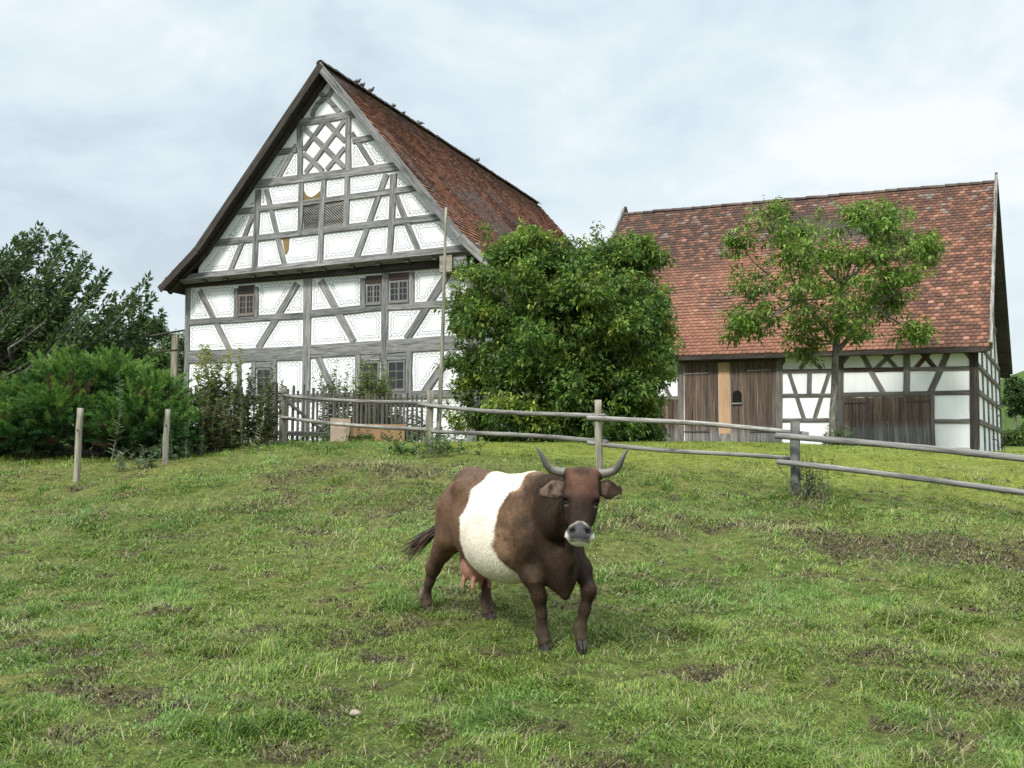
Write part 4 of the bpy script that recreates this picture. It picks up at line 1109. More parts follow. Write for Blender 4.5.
    bl([.012, .008, .007], H*sstep(.050, .028, np.hypot(a-.200, (np.abs(b)-.108)))*.8)             # round the eyes
    bl([.12, .09, .07], H*sstep(.012, .004, np.abs(a-.228))*sstep(.03, .015, np.abs(np.abs(b)-.112))*(g > -.06)*.6)
    bl([.60, .56, .49], H*sstep(.366, .388, a+.018*np.cos(b*38)+.02*(n2-.5)))                       # pale ring of the muzzle
    bl([.062, .062, .064], H*sstep(.362, .376, a+.016*np.cos(b*45)-.012)*sstep(.500, .488, a)*sstep(.112, .090, np.abs(b)+.55*np.maximum(0, a-.43)))
    bl([.006, .006, .006], H*(np.hypot((a-.428), (np.abs(b)-.054)*.9) < .021)*(g > -.01))
    bl([.05, .045, .043], H*sstep(.008, .003, np.abs(a-.499))*(np.abs(b) < .07)*.7)
    ear = H*sstep(.135, .15, np.abs(b))*(a > -.05)*(a < .22)*(g < -.02)
    cup = sstep(-.105, -.085, g)*ear
    bl([.050, .032, .024], ear*.9); bl([.15, .105, .08], cup*sstep(.35, .6, fbm(a*30, b*30, g*30, seed=3))*.9)
    st = fbm(x*9+z*4, y*34, z*7, seed=26, octv=3)
    c *= (.50+.48*n2+.52*st)[:, None]**np.where(belt > .5, .3, 1.0)[:, None]
    me = mesh_np('cow', V, [F], c, True)
    m = NT('cow_hide')
    n = m.noise(m.coord((60, 60, 22)), 1.6, 4, .65); k = m.ramp(n, [(.3, (.84, .84, .84)), (.7, (1.14, 1.13, 1.12))])
    m.bsdf(m.mix(1.0, m.attr(), k, 'MULTIPLY'), .6, n, .45, .006, .10)
    
    C = link('cow', me, m.m, None, (CX, CY, CZ), (0, 0, yaw))
    coat(C, V, F, c)
    tag(C, 'horned brown cow with a broad white belt walking across the pasture', 'cow')
    # horns: lyre-shaped, out then up
    hm = NT('horn'); nn = hm.noise(hm.coord((1, 1, 1)), 30, 3)
    hm.bsdf(hm.mix(1.0, hm.attr(), hm.ramp(nn, [(.3, (.8, .8, .8)), (.7, (1.15, 1.15, 1.15))]), 'MULTIPLY'), .45, nn, .2, .003, .4)
    hz = np.array([0, 0, 1.]); side = np.array([l[0], l[1], 0]); side /= np.linalg.norm(side)
    for sy in (-1, 1):
        p0 = h(-.05, sy*.105, -.045); fr = np.array([face[0], face[1], 0])
        P = [p0, p0+side*sy*.075+hz*.004, p0+side*sy*.135+hz*.024, p0+side*sy*.172+hz*.062+fr*.02, p0+side*sy*.192+hz*.108+fr*.03, p0+side*sy*.215+hz*.155+fr*.03, p0+side*sy*.252+hz*.198+fr*.02]
        R = [.037, .034, .031, .027, .021, .014, .004]
        pp = []; rr = []
        for i in range(len(P)-1):
            for t in (0, .5): pp.append(P[i]*(1-t)+P[i+1]*t); rr.append(R[i]*(1-t)+R[i+1]*t)
        pp.append(P[-1]); rr.append(R[-1])
        mb = MB(); mb.tube(pp, rr, 12)
        nv = 12; mb.c = []
        for i in range(len(pp)):
            t = i/(len(pp)-1); col = np.array([.150, .138, .115])*(1-t)**1.5+np.array([.050, .052, .05])*(1-(1-t)**1.5)
            mb.c += [tuple(col)]*nv
        mb.build('horn', hm.m, C, True, True)
        eb = MB(); bm = bmesh.new(); bmesh.ops.create_uvsphere(bm, u_segments=16, v_segments=10, radius=.020)
        em = bpy.data.meshes.new('eye'); bm.to_mesh(em); bm.free()
        for pl in em.polygons: pl.use_smooth = True
        link('eye', em, EYE, C, tuple(h(.200, sy*.106, -.020)))
    # cloven hooves
    hf_m = flat('hoof', (.024, .020, .017), .6, .3, 40)
    for (pos, pitch, yw) in hoofs:
        mb = MB()
        for s in (-1, 1):
            pr = [(-.055, .036), (-.01, .046), (.045, .040), (.085, .018)]
            V = []; zt = [.075, .085, .06, .035]
            for i, (px, w) in enumerate(pr):
                for (yy, zz) in ((.003, 0), (w, 0), (w*.82, zt[i]), (.004, zt[i])): V.append((px-(.012 if zz else 0), s*yy, zz))
            Fq = [(i*4+k, i*4+(k+1) % 4, i*4+4+(k+1) % 4, i*4+4+k) for i in range(3) for k in range(4)]+[(3, 2, 1, 0), (12, 13, 14, 15)]
            mb.add(V, Fq)
        mb.build('hoof', hf_m, C, loc=(pos[0], pos[1], pos[2]-.012), rot=(0, pitch, yw))
    # tail switch of long dark hair
    r = random.Random(3); mb = MB()
    t0 = Vector((-1.08, -.03, .83))
    for i in range(170):
        d = Vector((-.44+r.gauss(0, .09), -.60+r.gauss(0, .08), -.50+r.gauss(0, .11))).normalized(); L = r.uniform(.20, .50)
        s = t0+Vector((r.gauss(0, .014), r.gauss(0, .014), r.gauss(0, .014)))-d*r.uniform(0, .10)
        g = r.uniform(.5, 1.5); col = (.035*g, .022*g, .016*g) if r.random() < .7 else (.10*g, .06*g, .03*g)
        q = [s, s+d*L*.5+Vector((0, 0, r.gauss(.0, .012))), s+d*L+Vector((0, 0, -.03+r.gauss(0, .015)))]
        mb.tube(q, [.0035, .0045, .0008], 4, col, False)
    mb.build('tail_tuft', col_mat('tail_hair', .5, 10, .1, 0), C, True, True)
    return C
def eye_mat():
    m = NT('cow_eye'); return m.bsdf((.006, .005, .005), .35, spec=.15)
EYE = eye_mat()
COW = cow()
# ------------------------------------------------------------------ foliage
def leaves_np(P, D, Nn, L, W, cols):
    """folded two-triangle leaves. P base, D direction along, Nn leaf normal."""
    D = D/np.linalg.norm(D, axis=1)[:, None]
    S = np.cross(D, Nn); S /= np.linalg.norm(S, axis=1)[:, None]+1e-9
    N2 = np.cross(S, D)
    mid = P+D*(L*.45)[:, None]+N2*(W*.18)[:, None]
    a = mid+S*(W*.5)[:, None]; b = mid-S*(W*.5)[:, None]; tip = P+D*L[:, None]-N2*(L*.12)[:, None]
    V = np.stack([P, a, tip, b], 1).reshape(-1, 3)
    i = np.arange(len(P))*4
    F = np.concatenate([np.stack([i, i+1, i+2], 1), np.stack([i, i+2, i+3], 1)])
    return V, F, np.repeat(cols, 4, 0)

def unit(v): return v/(np.linalg.norm(v, axis=-1, keepdims=True)+1e-9)

def clump_leaves(r, centre, rad3, n_tw, per, L0, W0, pal, wts, out=None, droop=.35, fill=.45):
    """twigs on and inside an ellipsoid, each with a fan of leaves; returns P,D,N,L,W,C"""
    d = unit(r.normal(size=(n_tw, 3)))
    rr = (fill+(1-fill)*r.random(n_tw)**.5)[:, None]
    lump = 1+.28*(vnoise(d[:, 0]*2.3+centre[0], d[:, 1]*2.3+centre[1], d[:, 2]*2.3, seed=7)-.5)[:, None]*2
    tw = np.array(centre)+d*rr*np.array(rad3)*lump
    axis = unit(d*np.array([1, 1, .7])+np.array([0, 0, .25])+r.normal(size=(n_tw, 3))*.35)
    pc = r.choice(len(pal), n_tw, p=wts)
    g = .75+.5*r.random(n_tw)
    P, D, N, L, W, C = [], [], [], [], [], []
    for j in range(per):
        t = (j+r.random(n_tw))/per
        az = unit(np.cross(axis, r.normal(size=(n_tw, 3))))
        P.append(tw+axis*((t-.5)*L0*2.6)[:, None]+az*(.1*L0))
        D.append(unit(axis*.55+az*.9+np.array([0, 0, -droop])))
        N.append(unit(az*.2+np.array([0, 0, 1.])+r.normal(size=(n_tw, 3))*.35))
        s = .65+.6*r.random(n_tw)
        L.append(L0*s); W.append(W0*s)
        C.append(np.array(pal)[pc]*(g*(.8+.4*r.random(n_tw)))[:, None])
    return [np.concatenate(q) for q in (P, D, N, L, W, C)]

def foliage(name, parent, parts, mat=None):
    Z = [np.concatenate([p[i] for p in parts]) for i in range(6)]
    V, F, C = leaves_np(*Z)
    return link(name, mesh_np(name, V, [F], C), mat or M['leaf'], parent)

def limb(mb, p0, p1, r0, r1, r, n=6, wob=.10, lift=0.0, sides=7):
    p0, p1 = np.array(p0, float), np.array(p1, float); L = np.linalg.norm(p1-p0)
    pts, rs = [], []
    o = np.zeros(3)
    for i in range(n+1):
        t = i/n
        o = o+r.normal(size=3)*wob*L/n*.6
        pts.append(p0+(p1-p0)*t+o*math.sin(math.pi*min(t, .97))+np.array([0, 0, lift*L*math.sin(math.pi*t)])); rs.append(r0+(r1-r0)*t**.8)
    mb.tube(pts, rs, sides)
    return pts

# --- the dense elder in front of the house corner
def elder():
    r = np.random.default_rng(21); X0, Y0 = 1.30, 24.3; z0 = gh(X0, Y0)
    T = empty('elder_tree', (X0, Y0, z0)); tag(T, 'dense round bushy green tree between the two half-timbered buildings', 'tree')
    S = .0243
    lobes = [(497, 285, 46, 0), (520, 255, 28, -.3), (485, 335, 46, -.4), (478, 388, 38, -.2), (545, 278, 44, -.8), (596, 282, 38, -.4), (640, 254, 28, .3), (640, 315, 36, 0), (640, 365, 34, .2), (558, 325, 62, -1.4),
             (618, 335, 54, -1.0), (520, 392, 54, -1.2), (580, 398, 56, -1.5), (622, 402, 38, -.5), (519, 238, 14, -.2), (648, 242, 17, .5), (528, 430, 26, -.6), (600, 428, 30, -.8), (462, 305, 22, 0), (660, 345, 14, .1), (548, 248, 13, .2), (612, 256, 14, .1), (492, 418, 24, .4), (640, 425, 15, .3), (560, 370, 62, 1.2), (565, 310, 50, 1.0)]
    pal = [(.046, .100, .023), (.082, .158, .030), (.132, .218, .038), (.22, .29, .048), (.115, .15, .042)]
    parts = []
    mb = MB(); fork = np.array([0, 0, .9])
    for st in ((-.25, .1), (.2, -.1), (.05, .3), (-.05, -.2)): limb(mb, (st[0], st[1], -.1), fork+np.array([st[0]*2.2, st[1]*2, .3]), .11, .08, r)
    cents = []
    for (px, py, rp, dy) in lobes:
        c = np.array([(px-563)*S*.93, dy, (442-py)*S*.95]); R = rp*S*.86
        lit = np.clip((c[2]-1.4)/4, 0, 1)  # light on the upper crown, put into the leaf colours by height
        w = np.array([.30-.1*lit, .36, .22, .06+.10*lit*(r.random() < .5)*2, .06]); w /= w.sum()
        n = int(60*(R/.9)**2)+14
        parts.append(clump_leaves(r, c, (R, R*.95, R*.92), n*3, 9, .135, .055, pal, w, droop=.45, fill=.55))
        limb(mb, fork+r.normal(size=3)*.2, c, .06, .015, r, wob=.25)
        cents.append((c, R))
        # sub-clumps that break the outline; some yellow-green, more of them up high, as painted sunlight
        for k in range(int(9+R*9)):
            d = unit(r.normal(size=3)+np.array([0, -.5, .35])); cc = c+d*R*(.90+.38*r.random())
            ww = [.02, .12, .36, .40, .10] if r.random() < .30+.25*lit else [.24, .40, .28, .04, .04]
            q = R*(.22+.16*r.random())
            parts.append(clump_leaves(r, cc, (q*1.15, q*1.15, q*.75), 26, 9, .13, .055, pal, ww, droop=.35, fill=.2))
    for k in range(46):
        c, R = cents[r.integers(len(cents))]; d = unit(r.normal(size=3)+np.array([0, -.3, .7])); e0 = c+d*R*.8; e1 = c+d*R*(1.25+.45*r.random())+np.array([0, 0, .1])
        limb(mb, e0, e1, .012, .004, r, n=3, sides=4)
        for t in (.35, .6, .85, 1.05): parts.append(clump_leaves(r, e0+(e1-e0)*t, (.10, .10, .08), 4, 7, .14, .055, pal, [.05, .2, .4, .3, .05], droop=.4, fill=.1))
    mb.build('trunk', M['bark'], T, True)
    foliage('crown', T, parts)
    return T
elder()

# --- the open walnut in front of the barn
def walnut():
    r = np.random.default_rng(22); X0, Y0 = 8.25, 25.8; z0 = gh(X0, Y0)
    T = empty('walnut_tree', (X0, Y0, z0)); tag(T, 'slender light green tree with an airy crown against the red barn roof', 'tree')
    S = .0258
    cl = [(743, 237, 15, 0), (775, 226, 19, -.5), (812, 224, 25, .3), (790, 258, 28, -.9), (765, 285, 25, .2), (755, 322, 20, -.4), (800, 300, 34, -1.0), (842, 290, 36, -.6), (836, 242, 30, .6), (870, 225, 26, -.3), (903, 212, 20, .3),
          (880, 258, 31, -.8), (918, 250, 26, .2), (938, 245, 12, .1), (900, 282, 25, -.2), (870, 305, 26, .5), (907, 300, 14, .4), (925, 330, 10, .2), (915, 336, 12, -.3), (850, 328, 20, -.5), (800, 330, 24, .4), (770, 312, 18, .5), (860, 212, 11, 0), (822, 262, 26, -.2), (742, 330, 10, 0), (905, 228, 20, .5), (820, 345, 12, .3), (940, 240, 8, .4)]
    pal = [(.090, .172, .028), (.132, .222, .036), (.175, .265, .046), (.235, .31, .075), (.056, .112, .024)]
    mb = MB()
    trunk = limb(mb, (0, 0, -.15), (.18, .05, 2.75), .105, .085, r, n=8, wob=.05, sides=10)
    fk = np.array(trunk[-1]); fk2 = fk+np.array([.25, .1, 1.5]); fkl = fk+np.array([-.85, 0, 1.1]); fkr = fk+np.array([1.0, -.1, .9])
    limb(mb, fk, fk2, .10, .065, r, wob=.06); limb(mb, fk, fkl, .075, .05, r, wob=.06); limb(mb, fk-np.array([0, 0, .25]), fkr, .075, .045, r, wob=.06)
    parts = []
    for (px, py, rp, dy) in cl:
        c = np.array([(px-836)*S, dy, (449-py)*S]); R = rp*S
        b = min((fk2, fkl, fkr, fk), key=lambda q: np.linalg.norm(q-c)+(.6 if q[2] > c[2] else 0))
        limb(mb, b, c, .035, .010, r, wob=.22, lift=-.05)
        for k in range(7): limb(mb, c-np.array([0, 0, R*.3]), c+unit(r.normal(size=3))*R*1.1, .010, .003, r, n=3, sides=4)
        nsub = int(7+R*18)
        for k in range(nsub):
            d = unit(r.normal(size=3)*np.array([1, 1, .75])); cc = c+d*R*1.12*r.random()**.5
            w = [.28, .36, .22, .06, .08] if d[2] < .2 else [.12, .32, .34, .18, .04]
            q = .17+.16*r.random()
            parts.append(clump_leaves(r, cc, (q*1.2, q*1.2, q*.45), 5, 7, .165, .060, pal, w, droop=.55, fill=.1))
    mb.build('trunk', M['bark'], T, True)
    foliage('crown', T, parts)
walnut()

# --- dark tree with long upswept sprays at the left edge
def spray_tree():
    r = np.random.default_rng(23); X0, Y0 = -17.3, 33.0; z0 = gh(X0, Y0)
    T = empty('cherry_tree', (X0, Y0, z0)); tag(T, 'large dark green tree with long upswept branches beyond the juniper', 'tree')
    S = .033; px0, py0 = -12, 440
    tips = [(-60, 235), (-30, 210), (6, 214), (17, 228), (34, 221), (45, 222), (60, 243), (82, 243), (62, 262), (98, 262), (100, 278), (84, 285), (120, 287), (138, 283), (128, 300), (141, 298), (104, 305), (110, 330), (60, 285), (30, 255), (15, 265), (40, 290), (-10, 245), (-45, 270), (75, 322), (135, 318), (-80, 290), (50, 325), (20, 310), (88, 262), (70, 300), (0, 300), (28, 340), (60, 350), (95, 350), (5, 345)]
    pal = [(.034, .066, .024), (.054, .098, .030), (.080, .138, .038), (.12, .18, .055)]
    mb = MB(); top = np.array([1.0, 0, 2.6]); limb(mb, (0, 0, -.2), top, .24, .17, r, n=6, sides=9)
    P, D, N, L, W, C = [], [], [], [], [], []
    for (px, py) in tips:
        for rep in range(2):
            tip = np.array([(px-px0)*S+r.normal()*.25*rep, r.normal()*1.3, (py0-py)*S+r.normal()*.2*rep])
            root = tip-np.array([(1.9+1.0*r.random())*(1 if px > -20 else -.6), r.normal()*.5, 1.9+1.2*r.random()])
            limb(mb, top+np.array([0, 0, -.3]), root, .09, .045, r, n=4, wob=.1, sides=5)
            pts = np.array(limb(mb, root, tip, .045, .008, r, n=7, wob=.10, lift=-.10, sides=5))
            n = 260
            t = .08+.92*r.random(n)**.8; k = t*7; i = np.minimum(k.astype(int), 6); f = (k-i)[:, None]
            base = pts[i]*(1-f)+pts[i+1]*f; ax = unit(pts[i+1]-pts[i])
            sd = unit(np.cross(ax, r.normal(size=(n, 3))))
            off = (.04+.34*r.random(n)*(1.12-t))[:, None]
            P.append(base+sd*off); D.append(unit(ax*.7+sd*.55+np.array([0, 0, -.15])+r.normal(size=(n, 3))*.25)); N.append(unit(sd+np.array([0, 0, .8])+r.normal(size=(n, 3))*.4))
            s = .7+.6*r.random(n); L.append(.20*s); W.append(.085*s)
            C.append(np.array(pal)[r.choice(4, n, p=[.3, .4, .22, .08])]*(.75+.5*r.random(n))[:, None])
    parts = [[np.concatenate(q) for q in (P, D, N, L, W, C)]]
    for (px, py, rp) in ((20, 355, 38), (70, 350, 30), (-20, 330, 45), (105, 350, 24), (40, 315, 26), (0, 285, 26)):
        c = np.array([(px-px0)*S, .6, (py0-py)*S]); R = rp*S
        parts.append(clump_leaves(r, c, (R, R, R*.8), 260, 8, .17, .075, pal, [.35, .4, .2, .05], fill=.2))
    mb.build('trunk', M['bark'], T, True); foliage('crown', T, parts)
spray_tree()

def round_tree(name, label, X0, Y0, S, px0, py0, lobes, pal, seed, leaf=.16, dens=120, group=None):
    r = np.random.default_rng(seed); z0 = gh(X0, Y0)
    T = empty(name, (X0, Y0, z0)); tag(T, label, 'tree' if 'shrub' not in name else 'shrub', group)
    mb = MB(); H = max((py0-l[1])*S for l in lobes)
    limb(mb, (0, 0, -.2), (0, 0, H*.45), .05*H*.5+.04, .05, r)
    parts = []
    for (px, py, rp) in lobes:
        c = np.array([(px-px0)*S, r.normal()*rp*S*.4, (py0-py)*S]); R = rp*S
        limb(mb, (0, 0, H*.35), c, .05, .015, r, wob=.2, sides=5)
        parts.append(clump_leaves(r, c, (R, R, R*.85), int(dens*(R**1.4)), 9, leaf, leaf*.45, pal, [.3, .38, .24, .08], fill=.5))
        for k in range(7):
            d = unit(r.normal(size=3)+np.array([0, -.3, .4])); q = R*.3
            parts.append(clump_leaves(r, c+d*R*.95, (q, q, q*.75), 24, 9, leaf, leaf*.45, pal, [.2, .36, .30, .14], fill=.2))
    mb.build('trunk', M['bark'], T, True); foliage('crown', T, parts)
    return T
DK = [(.040, .078, .022), (.064, .118, .030), (.095, .16, .038), (.14, .205, .05)]
round_tree('broadleaf_tree', 'rounded dark tree filling the gap left of the farmhouse', -14.4, 40.5, .0405, 150, 440, [(150, 345, 27), (125, 355, 26), (172, 352, 22), (100, 365, 26), (160, 380, 30), (110, 395, 34), (135, 330, 14), (175, 385, 22)], DK, 31)
round_tree('broadleaf_tree', 'light green bushy tree right behind the juniper, lower than its neighbours', -13.6, 34.0, .034, 100, 440, [(100, 360, 24), (70, 365, 26), (130, 368, 24), (45, 372, 24), (115, 388, 28), (80, 392, 28), (155, 378, 20)], DK, 34)
round_tree('hedge_tree', 'dark scrubby tree low behind the juniper at the left edge', -18.5, 38.0, .038, 20, 440, [(20, 365, 30), (-15, 350, 34), (55, 372, 28), (40, 395, 32), (0, 400, 34), (85, 380, 24)], DK, 32)
round_tree('young_tree', 'small slender tree on the green slope behind the barn end', 35.2, 70.0, .07, 1009, 420, [(1010, 374, 8), (1005, 383, 9), (1014, 385, 9), (1010, 390, 8), (1011, 366, 5)], [(.03, .06, .02), (.045, .085, .025), (.06, .105, .03), (.08, .13, .035)], 33, .22, 26)
for i, (x, y, s) in enumerate(((29.2, 57, .55), (30.9, 60, .7), (31.8, 60.5, .5), (27.3, 55, .5))):
    round_tree('hedge_shrub', ('low dark shrub at the foot of the slope, nearest the barn end in view', 'bushy dark shrub in the middle of the row below the slope', 'dark shrub at the right end of the row below the slope', 'small dark shrub half hidden by the barn end wall')[i], x, y, .05, 0, 0, [(0, -14*s, 14*s), (-12*s, -9*s, 11*s), (13*s, -9*s, 12*s)], DK, 40+i, .2, 60, 'shrubs below the slope')

# --- spreading juniper
def juniper():
    r = np.random.default_rng(24); X0, Y0 = -7.75, 19.0; z0 = gh(X0, Y0)
    T = empty('juniper_bush', (X0, Y0, z0)); tag(T, 'broad feathery juniper bush spreading behind the two bare posts', 'bush')
    S = .019
    lobes = [(60, 380, 42, 0), (105, 376, 40, .1), (150, 400, 32, 0), (30, 410, 36, .1), (0, 425, 40, 0), (-40, 430, 40, .2), (172, 428, 20, -.1), (70, 425, 44, -.5), (20, 445, 36, -.5), (140, 430, 38, -.4), (165, 445, 30, -.5), (90, 368, 32, .6), (40, 450, 34, -.6), (-10, 455, 34, -.4), (172, 452, 20, -.3), (130, 455, 28, -.6), (105, 440, 32, -.2)]
    P, D, LL, CC = [], [], [], []
    mb = MB()
    pal = np.array([(.026, .068, .020), (.056, .136, .032), (.105, .21, .044), (.160, .27, .055)])
    for (px, py, rp, dy) in lobes:
        c = np.array([(px-100)*S, dy, (474-py)*S*.68]); R = rp*S*.82
        limb(mb, (r.normal()*.4, 0, -.1), c, .05, .02, r, wob=.25)
        for k in range(int(R*R*340)+30):
            d = unit(r.normal(size=3)+np.array([0, -.25, .45]))
            b = c+d*R*np.array([1, .9, .85])*(.45+.45*r.random())
            if b[2] < .02: continue
            ax = unit(d*np.array([1, 1, .4])+np.array([0, 0, .42])+r.normal(size=3)*.22); ln = .26+.24*r.random()
            dead = r.random() < (.06 if (abs(b[0]) < 1.0 and b[2] < 1.1 and b[2] > .1) else .008)
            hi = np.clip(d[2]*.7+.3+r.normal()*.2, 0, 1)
            n = 115
            t = r.random(n)**.8; side = unit(np.cross(ax, r.normal(size=(n, 3))))
            curve = ax*(t*ln)[:, None]+np.array([0, 0, -.10])*(t*t)[:, None]*ln
            P.append(b+curve+side*(.05*(1.1-t)*r.random(n))[:, None]); D.append(unit(ax*.85+side*(.75-.35*t)[:, None]))
            LL.append((.075+.05*r.random(n))*(1.15-.5*t))
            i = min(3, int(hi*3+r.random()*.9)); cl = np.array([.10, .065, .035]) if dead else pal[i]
            CC.append(cl*(.7+.6*r.random(n))[:, None])
    P, D, LL, CC = map(np.concatenate, (P, D, LL, CC)); n = len(P)
    s = unit(np.cross(D, r.normal(size=(n, 3)))); w = .014
    V = np.stack([P-s*w*.5, P+s*w*.5, P+D*LL[:, None]], 1).reshape(-1, 3); F = np.arange(n*3).reshape(-1, 3)
    mb.build('stem', M['bark'], T, True)
    link('foliage', mesh_np('foliage', V, [F], np.repeat(CC, 3, 0)), M['needle'], T)
juniper()

# --- upright weeds: stalks with leaves all the way up
def weeds(name, label, cat, X0, Y0, n, spread, h0, h1, leaf, pal, seed, per=34, lean=.12, topcol=None, group=None, wid=.28, depth=None):
    r = np.random.default_rng(seed); z0 = gh(X0, Y0)
    T = empty(name, (X0, Y0, z0)); tag(T, label, cat, group)
    mb = MB(); parts = []
    for k in range(n):
        bx, by = r.normal()*spread, r.normal()*(depth or spread*.7); h = h0+(h1-h0)*r.random()
        zb = gh(X0+bx, Y0+by)-z0
        top = np.array([bx+r.normal()*lean*h, by+r.normal()*lean*h, zb+h])
        pts = np.array(limb(mb, (bx, by, zb-.03), top, .008+.003*h, .003, r, n=5, wob=.12, sides=4))
        t = .08+.92*r.random(per); q = t*5; i = np.minimum(q.astype(int), 4); f = (q-i)[:, None]
        base = pts[i]*(1-f)+pts[i+1]*f; az = r.random(per)*6.283; sd = np.stack([np.cos(az), np.sin(az), .35+0*az], 1)
        s = (.6+.7*r.random(per))*(1.15-.6*t)
        c = np.array(pal)[r.integers(len(pal), size=per)]*(.75+.5*r.random(per))[:, None]
        if topcol is not None: c = np.where((t > .72)[:, None], np.array(topcol)*(.8+.4*r.random(per))[:, None], c)
        parts.append([base, unit(sd+np.array([0, 0, .15])), unit(np.array([0, 0, 1.])+r.normal(size=(per, 3))*.4), leaf*s, leaf*wid*s, c])
    mb.build('stem', M['bark'], T); foliage('foliage', T, parts)
    return T
WG = [(.095, .155, .036), (.13, .18, .044), (.175, .195, .05)]
weeds('weed_clump', 'tall yellow-topped weeds at the left corner of the farmhouse', 'weed', -5.95, 19.9, 22, .24, 1.25, 2.05, .15, WG, 51, 110, .09, (.26, .28, .08), wid=.42)
weeds('weed_clump', 'dark leafy weeds tangled in the picket fence', 'weed', -5.35, 20.3, 34, .32, .9, 1.75, .15, [(.055, .095, .028), (.085, .125, .034), (.105, .105, .04)], 52, 75, .12, wid=.42)
weeds('weed_clump', 'brownish low weeds in front of the picket fence beside the juniper', 'weed', -5.75, 19.3, 40, .32, .6, 1.2, .13, [(.10, .115, .04), (.13, .12, .045), (.07, .105, .03)], 53, 60, .14, wid=.42)
weeds('weed_clump', 'bluish-green weeds at the right foot of the juniper', 'weed', -6.1, 18.3, 18, .26, .35, .8, .10, [(.07, .14, .05), (.055, .12, .036)], 54, 50, .18, wid=.40)
weeds('weed_clump', 'pale single weed standing out of the juniper top', 'weed', -7.15, 17.9, 1, .02, 1.6, 1.72, .14, [(.15, .21, .10), (.12, .18, .08)], 55, 130, .05, wid=.2)
weeds('weed_clump', 'small pale-leaved weed beside the left bare post', 'weed', -6.55, 16.9, 5, .10, .2, .38, .16, [(.14, .19, .10), (.10, .16, .07)], 56, 14, .3, wid=.22)
weeds('weed_clump', 'small pale weed midway between the bare posts', 'weed', -6.25, 17.1, 5, .10, .2, .40, .16, [(.15, .20, .11), (.10, .16, .07)], 57, 14, .3, wid=.22)
weeds('weed_clump', 'low rank weeds around the leaning pole and its post', 'weed', -1.55, 18.1, 26, .42, .18, .5, .17, [(.07, .135, .03), (.09, .155, .04)], 58, 12, .35, depth=.25)
weeds('weed_clump', 'bushy grey-green weed against the rail fence post right of the cow', 'weed', 4.3, 14.62, 15, .13, .3, .65, .075, [(.07, .10, .04), (.09, .12, .05)], 59, 46, .2)
weeds('weed_clump', 'green tuft around the foot of the slender tree', 'weed', 8.36, 25.6, 34, .26, .25, .62, .15, [(.055, .115, .025), (.075, .145, .032)], 60, 22, .25)
weeds('garden_shrub', 'yellow-green shrub in front of the ground floor windows', 'shrub', -3.45, 24.6, 60, .30, 1.0, 2.15, .16, [(.12, .18, .03), (.18, .225, .045), (.085, .14, .028)], 61, 60, .12, wid=.42)
weeds('garden_shrub', 'smaller leafy garden shrub behind the picket fence gate', 'shrub', -4.2, 24.6, 34, .30, 1.0, 1.95, .15, [(.06, .105, .028), (.09, .14, .035)], 62, 50, .14, wid=.4)
weeds('garden_shrub', 'dark green garden plants behind the right picket panel', 'shrub', -2.8, 24.3, 70, .55, .5, 1.15, .16, [(.035, .065, .02), (.05, .09, .025), (.08, .12, .035)], 63, 34, .16)
weeds('climbing_plant', 'thin climbing plant on the white end wall of the barn', 'climber', 15.93, 33.35, 9, .22, 1.6, 2.9, .17, [(.02, .045, .018), (.03, .06, .02)], 64, 26, .04, depth=.12)
weeds('weed_clump', 'narrow strip of green weeds along the foot of the barn wall', 'weed', 7.75, 30.55, 24, .50, .15, .35, .14, [(.06, .12, .028), (.08, .145, .035)], 65, 12, .3, depth=.1)
weeds('weed_clump', 'green weeds at the foot of the clay trough', 'weed', -3.4, 22.1, 40, .55, .12, .32, .14, [(.06, .13, .028), (.08, .15, .035)], 66, 12, .3, depth=.12)

# ------------------------------------------------------------------ fences, posts and small things
def pole(name, parent, p0, p1, r0, r1, mat, seed=0, n=12, wob=.012, seg=9, label=None):
    """round split pole whose local X runs along it (so the grain does too)"""
    rr = random.Random(seed); p0, p1 = Vector(p0), Vector(p1); d = p1-p0; L = d.length; X = d.normalized()
    Yv = Vector((0, 0, 1)).cross(X)
    if Yv.length < .2: Yv = Vector((0, 1, 0)).cross(X)
    Yv.normalize(); Z = X.cross(Yv)
    V, F = [], []; oy = oz = 0; f1, f2 = rr.uniform(0, 6), rr.uniform(0, 6)
    for i in range(seg+1):
        t = i/seg; oy = math.sin(t*5+f1)*wob*1.4; oz = math.sin(t*4+f2)*wob
        R = (r0+(r1-r0)*t)*(1+rr.uniform(-.05, .05))
        for k in range(n):
            a = 2*math.pi*k/n; q = R*(1+.07*math.sin(2*a+f1)+rr.uniform(-.025, .025))
            V.append((t*L, oy+math.cos(a)*q, oz+math.sin(a)*q))
    for i in range(seg):
        for k in range(n): F.append((i*n+k, i*n+(k+1) % n, (i+1)*n+(k+1) % n, (i+1)*n+k))
    F.append(tuple(range(n-1, -1, -1))); F.append(tuple(seg*n+k for k in range(n)))
    me = bpy.data.meshes.new(name); me.from_pydata(V, [], F)
    me.polygons.foreach_set('use_smooth', [len(p.vertices) == 4 for p in me.polygons]); me.update()
    o = link(name, me, mat, parent); Mx = Matrix((X, Yv, Z)).transposed().to_4x4(); Mx.translation = p0; o.matrix_basis = Mx
    if label: o['label'] = label
    return o

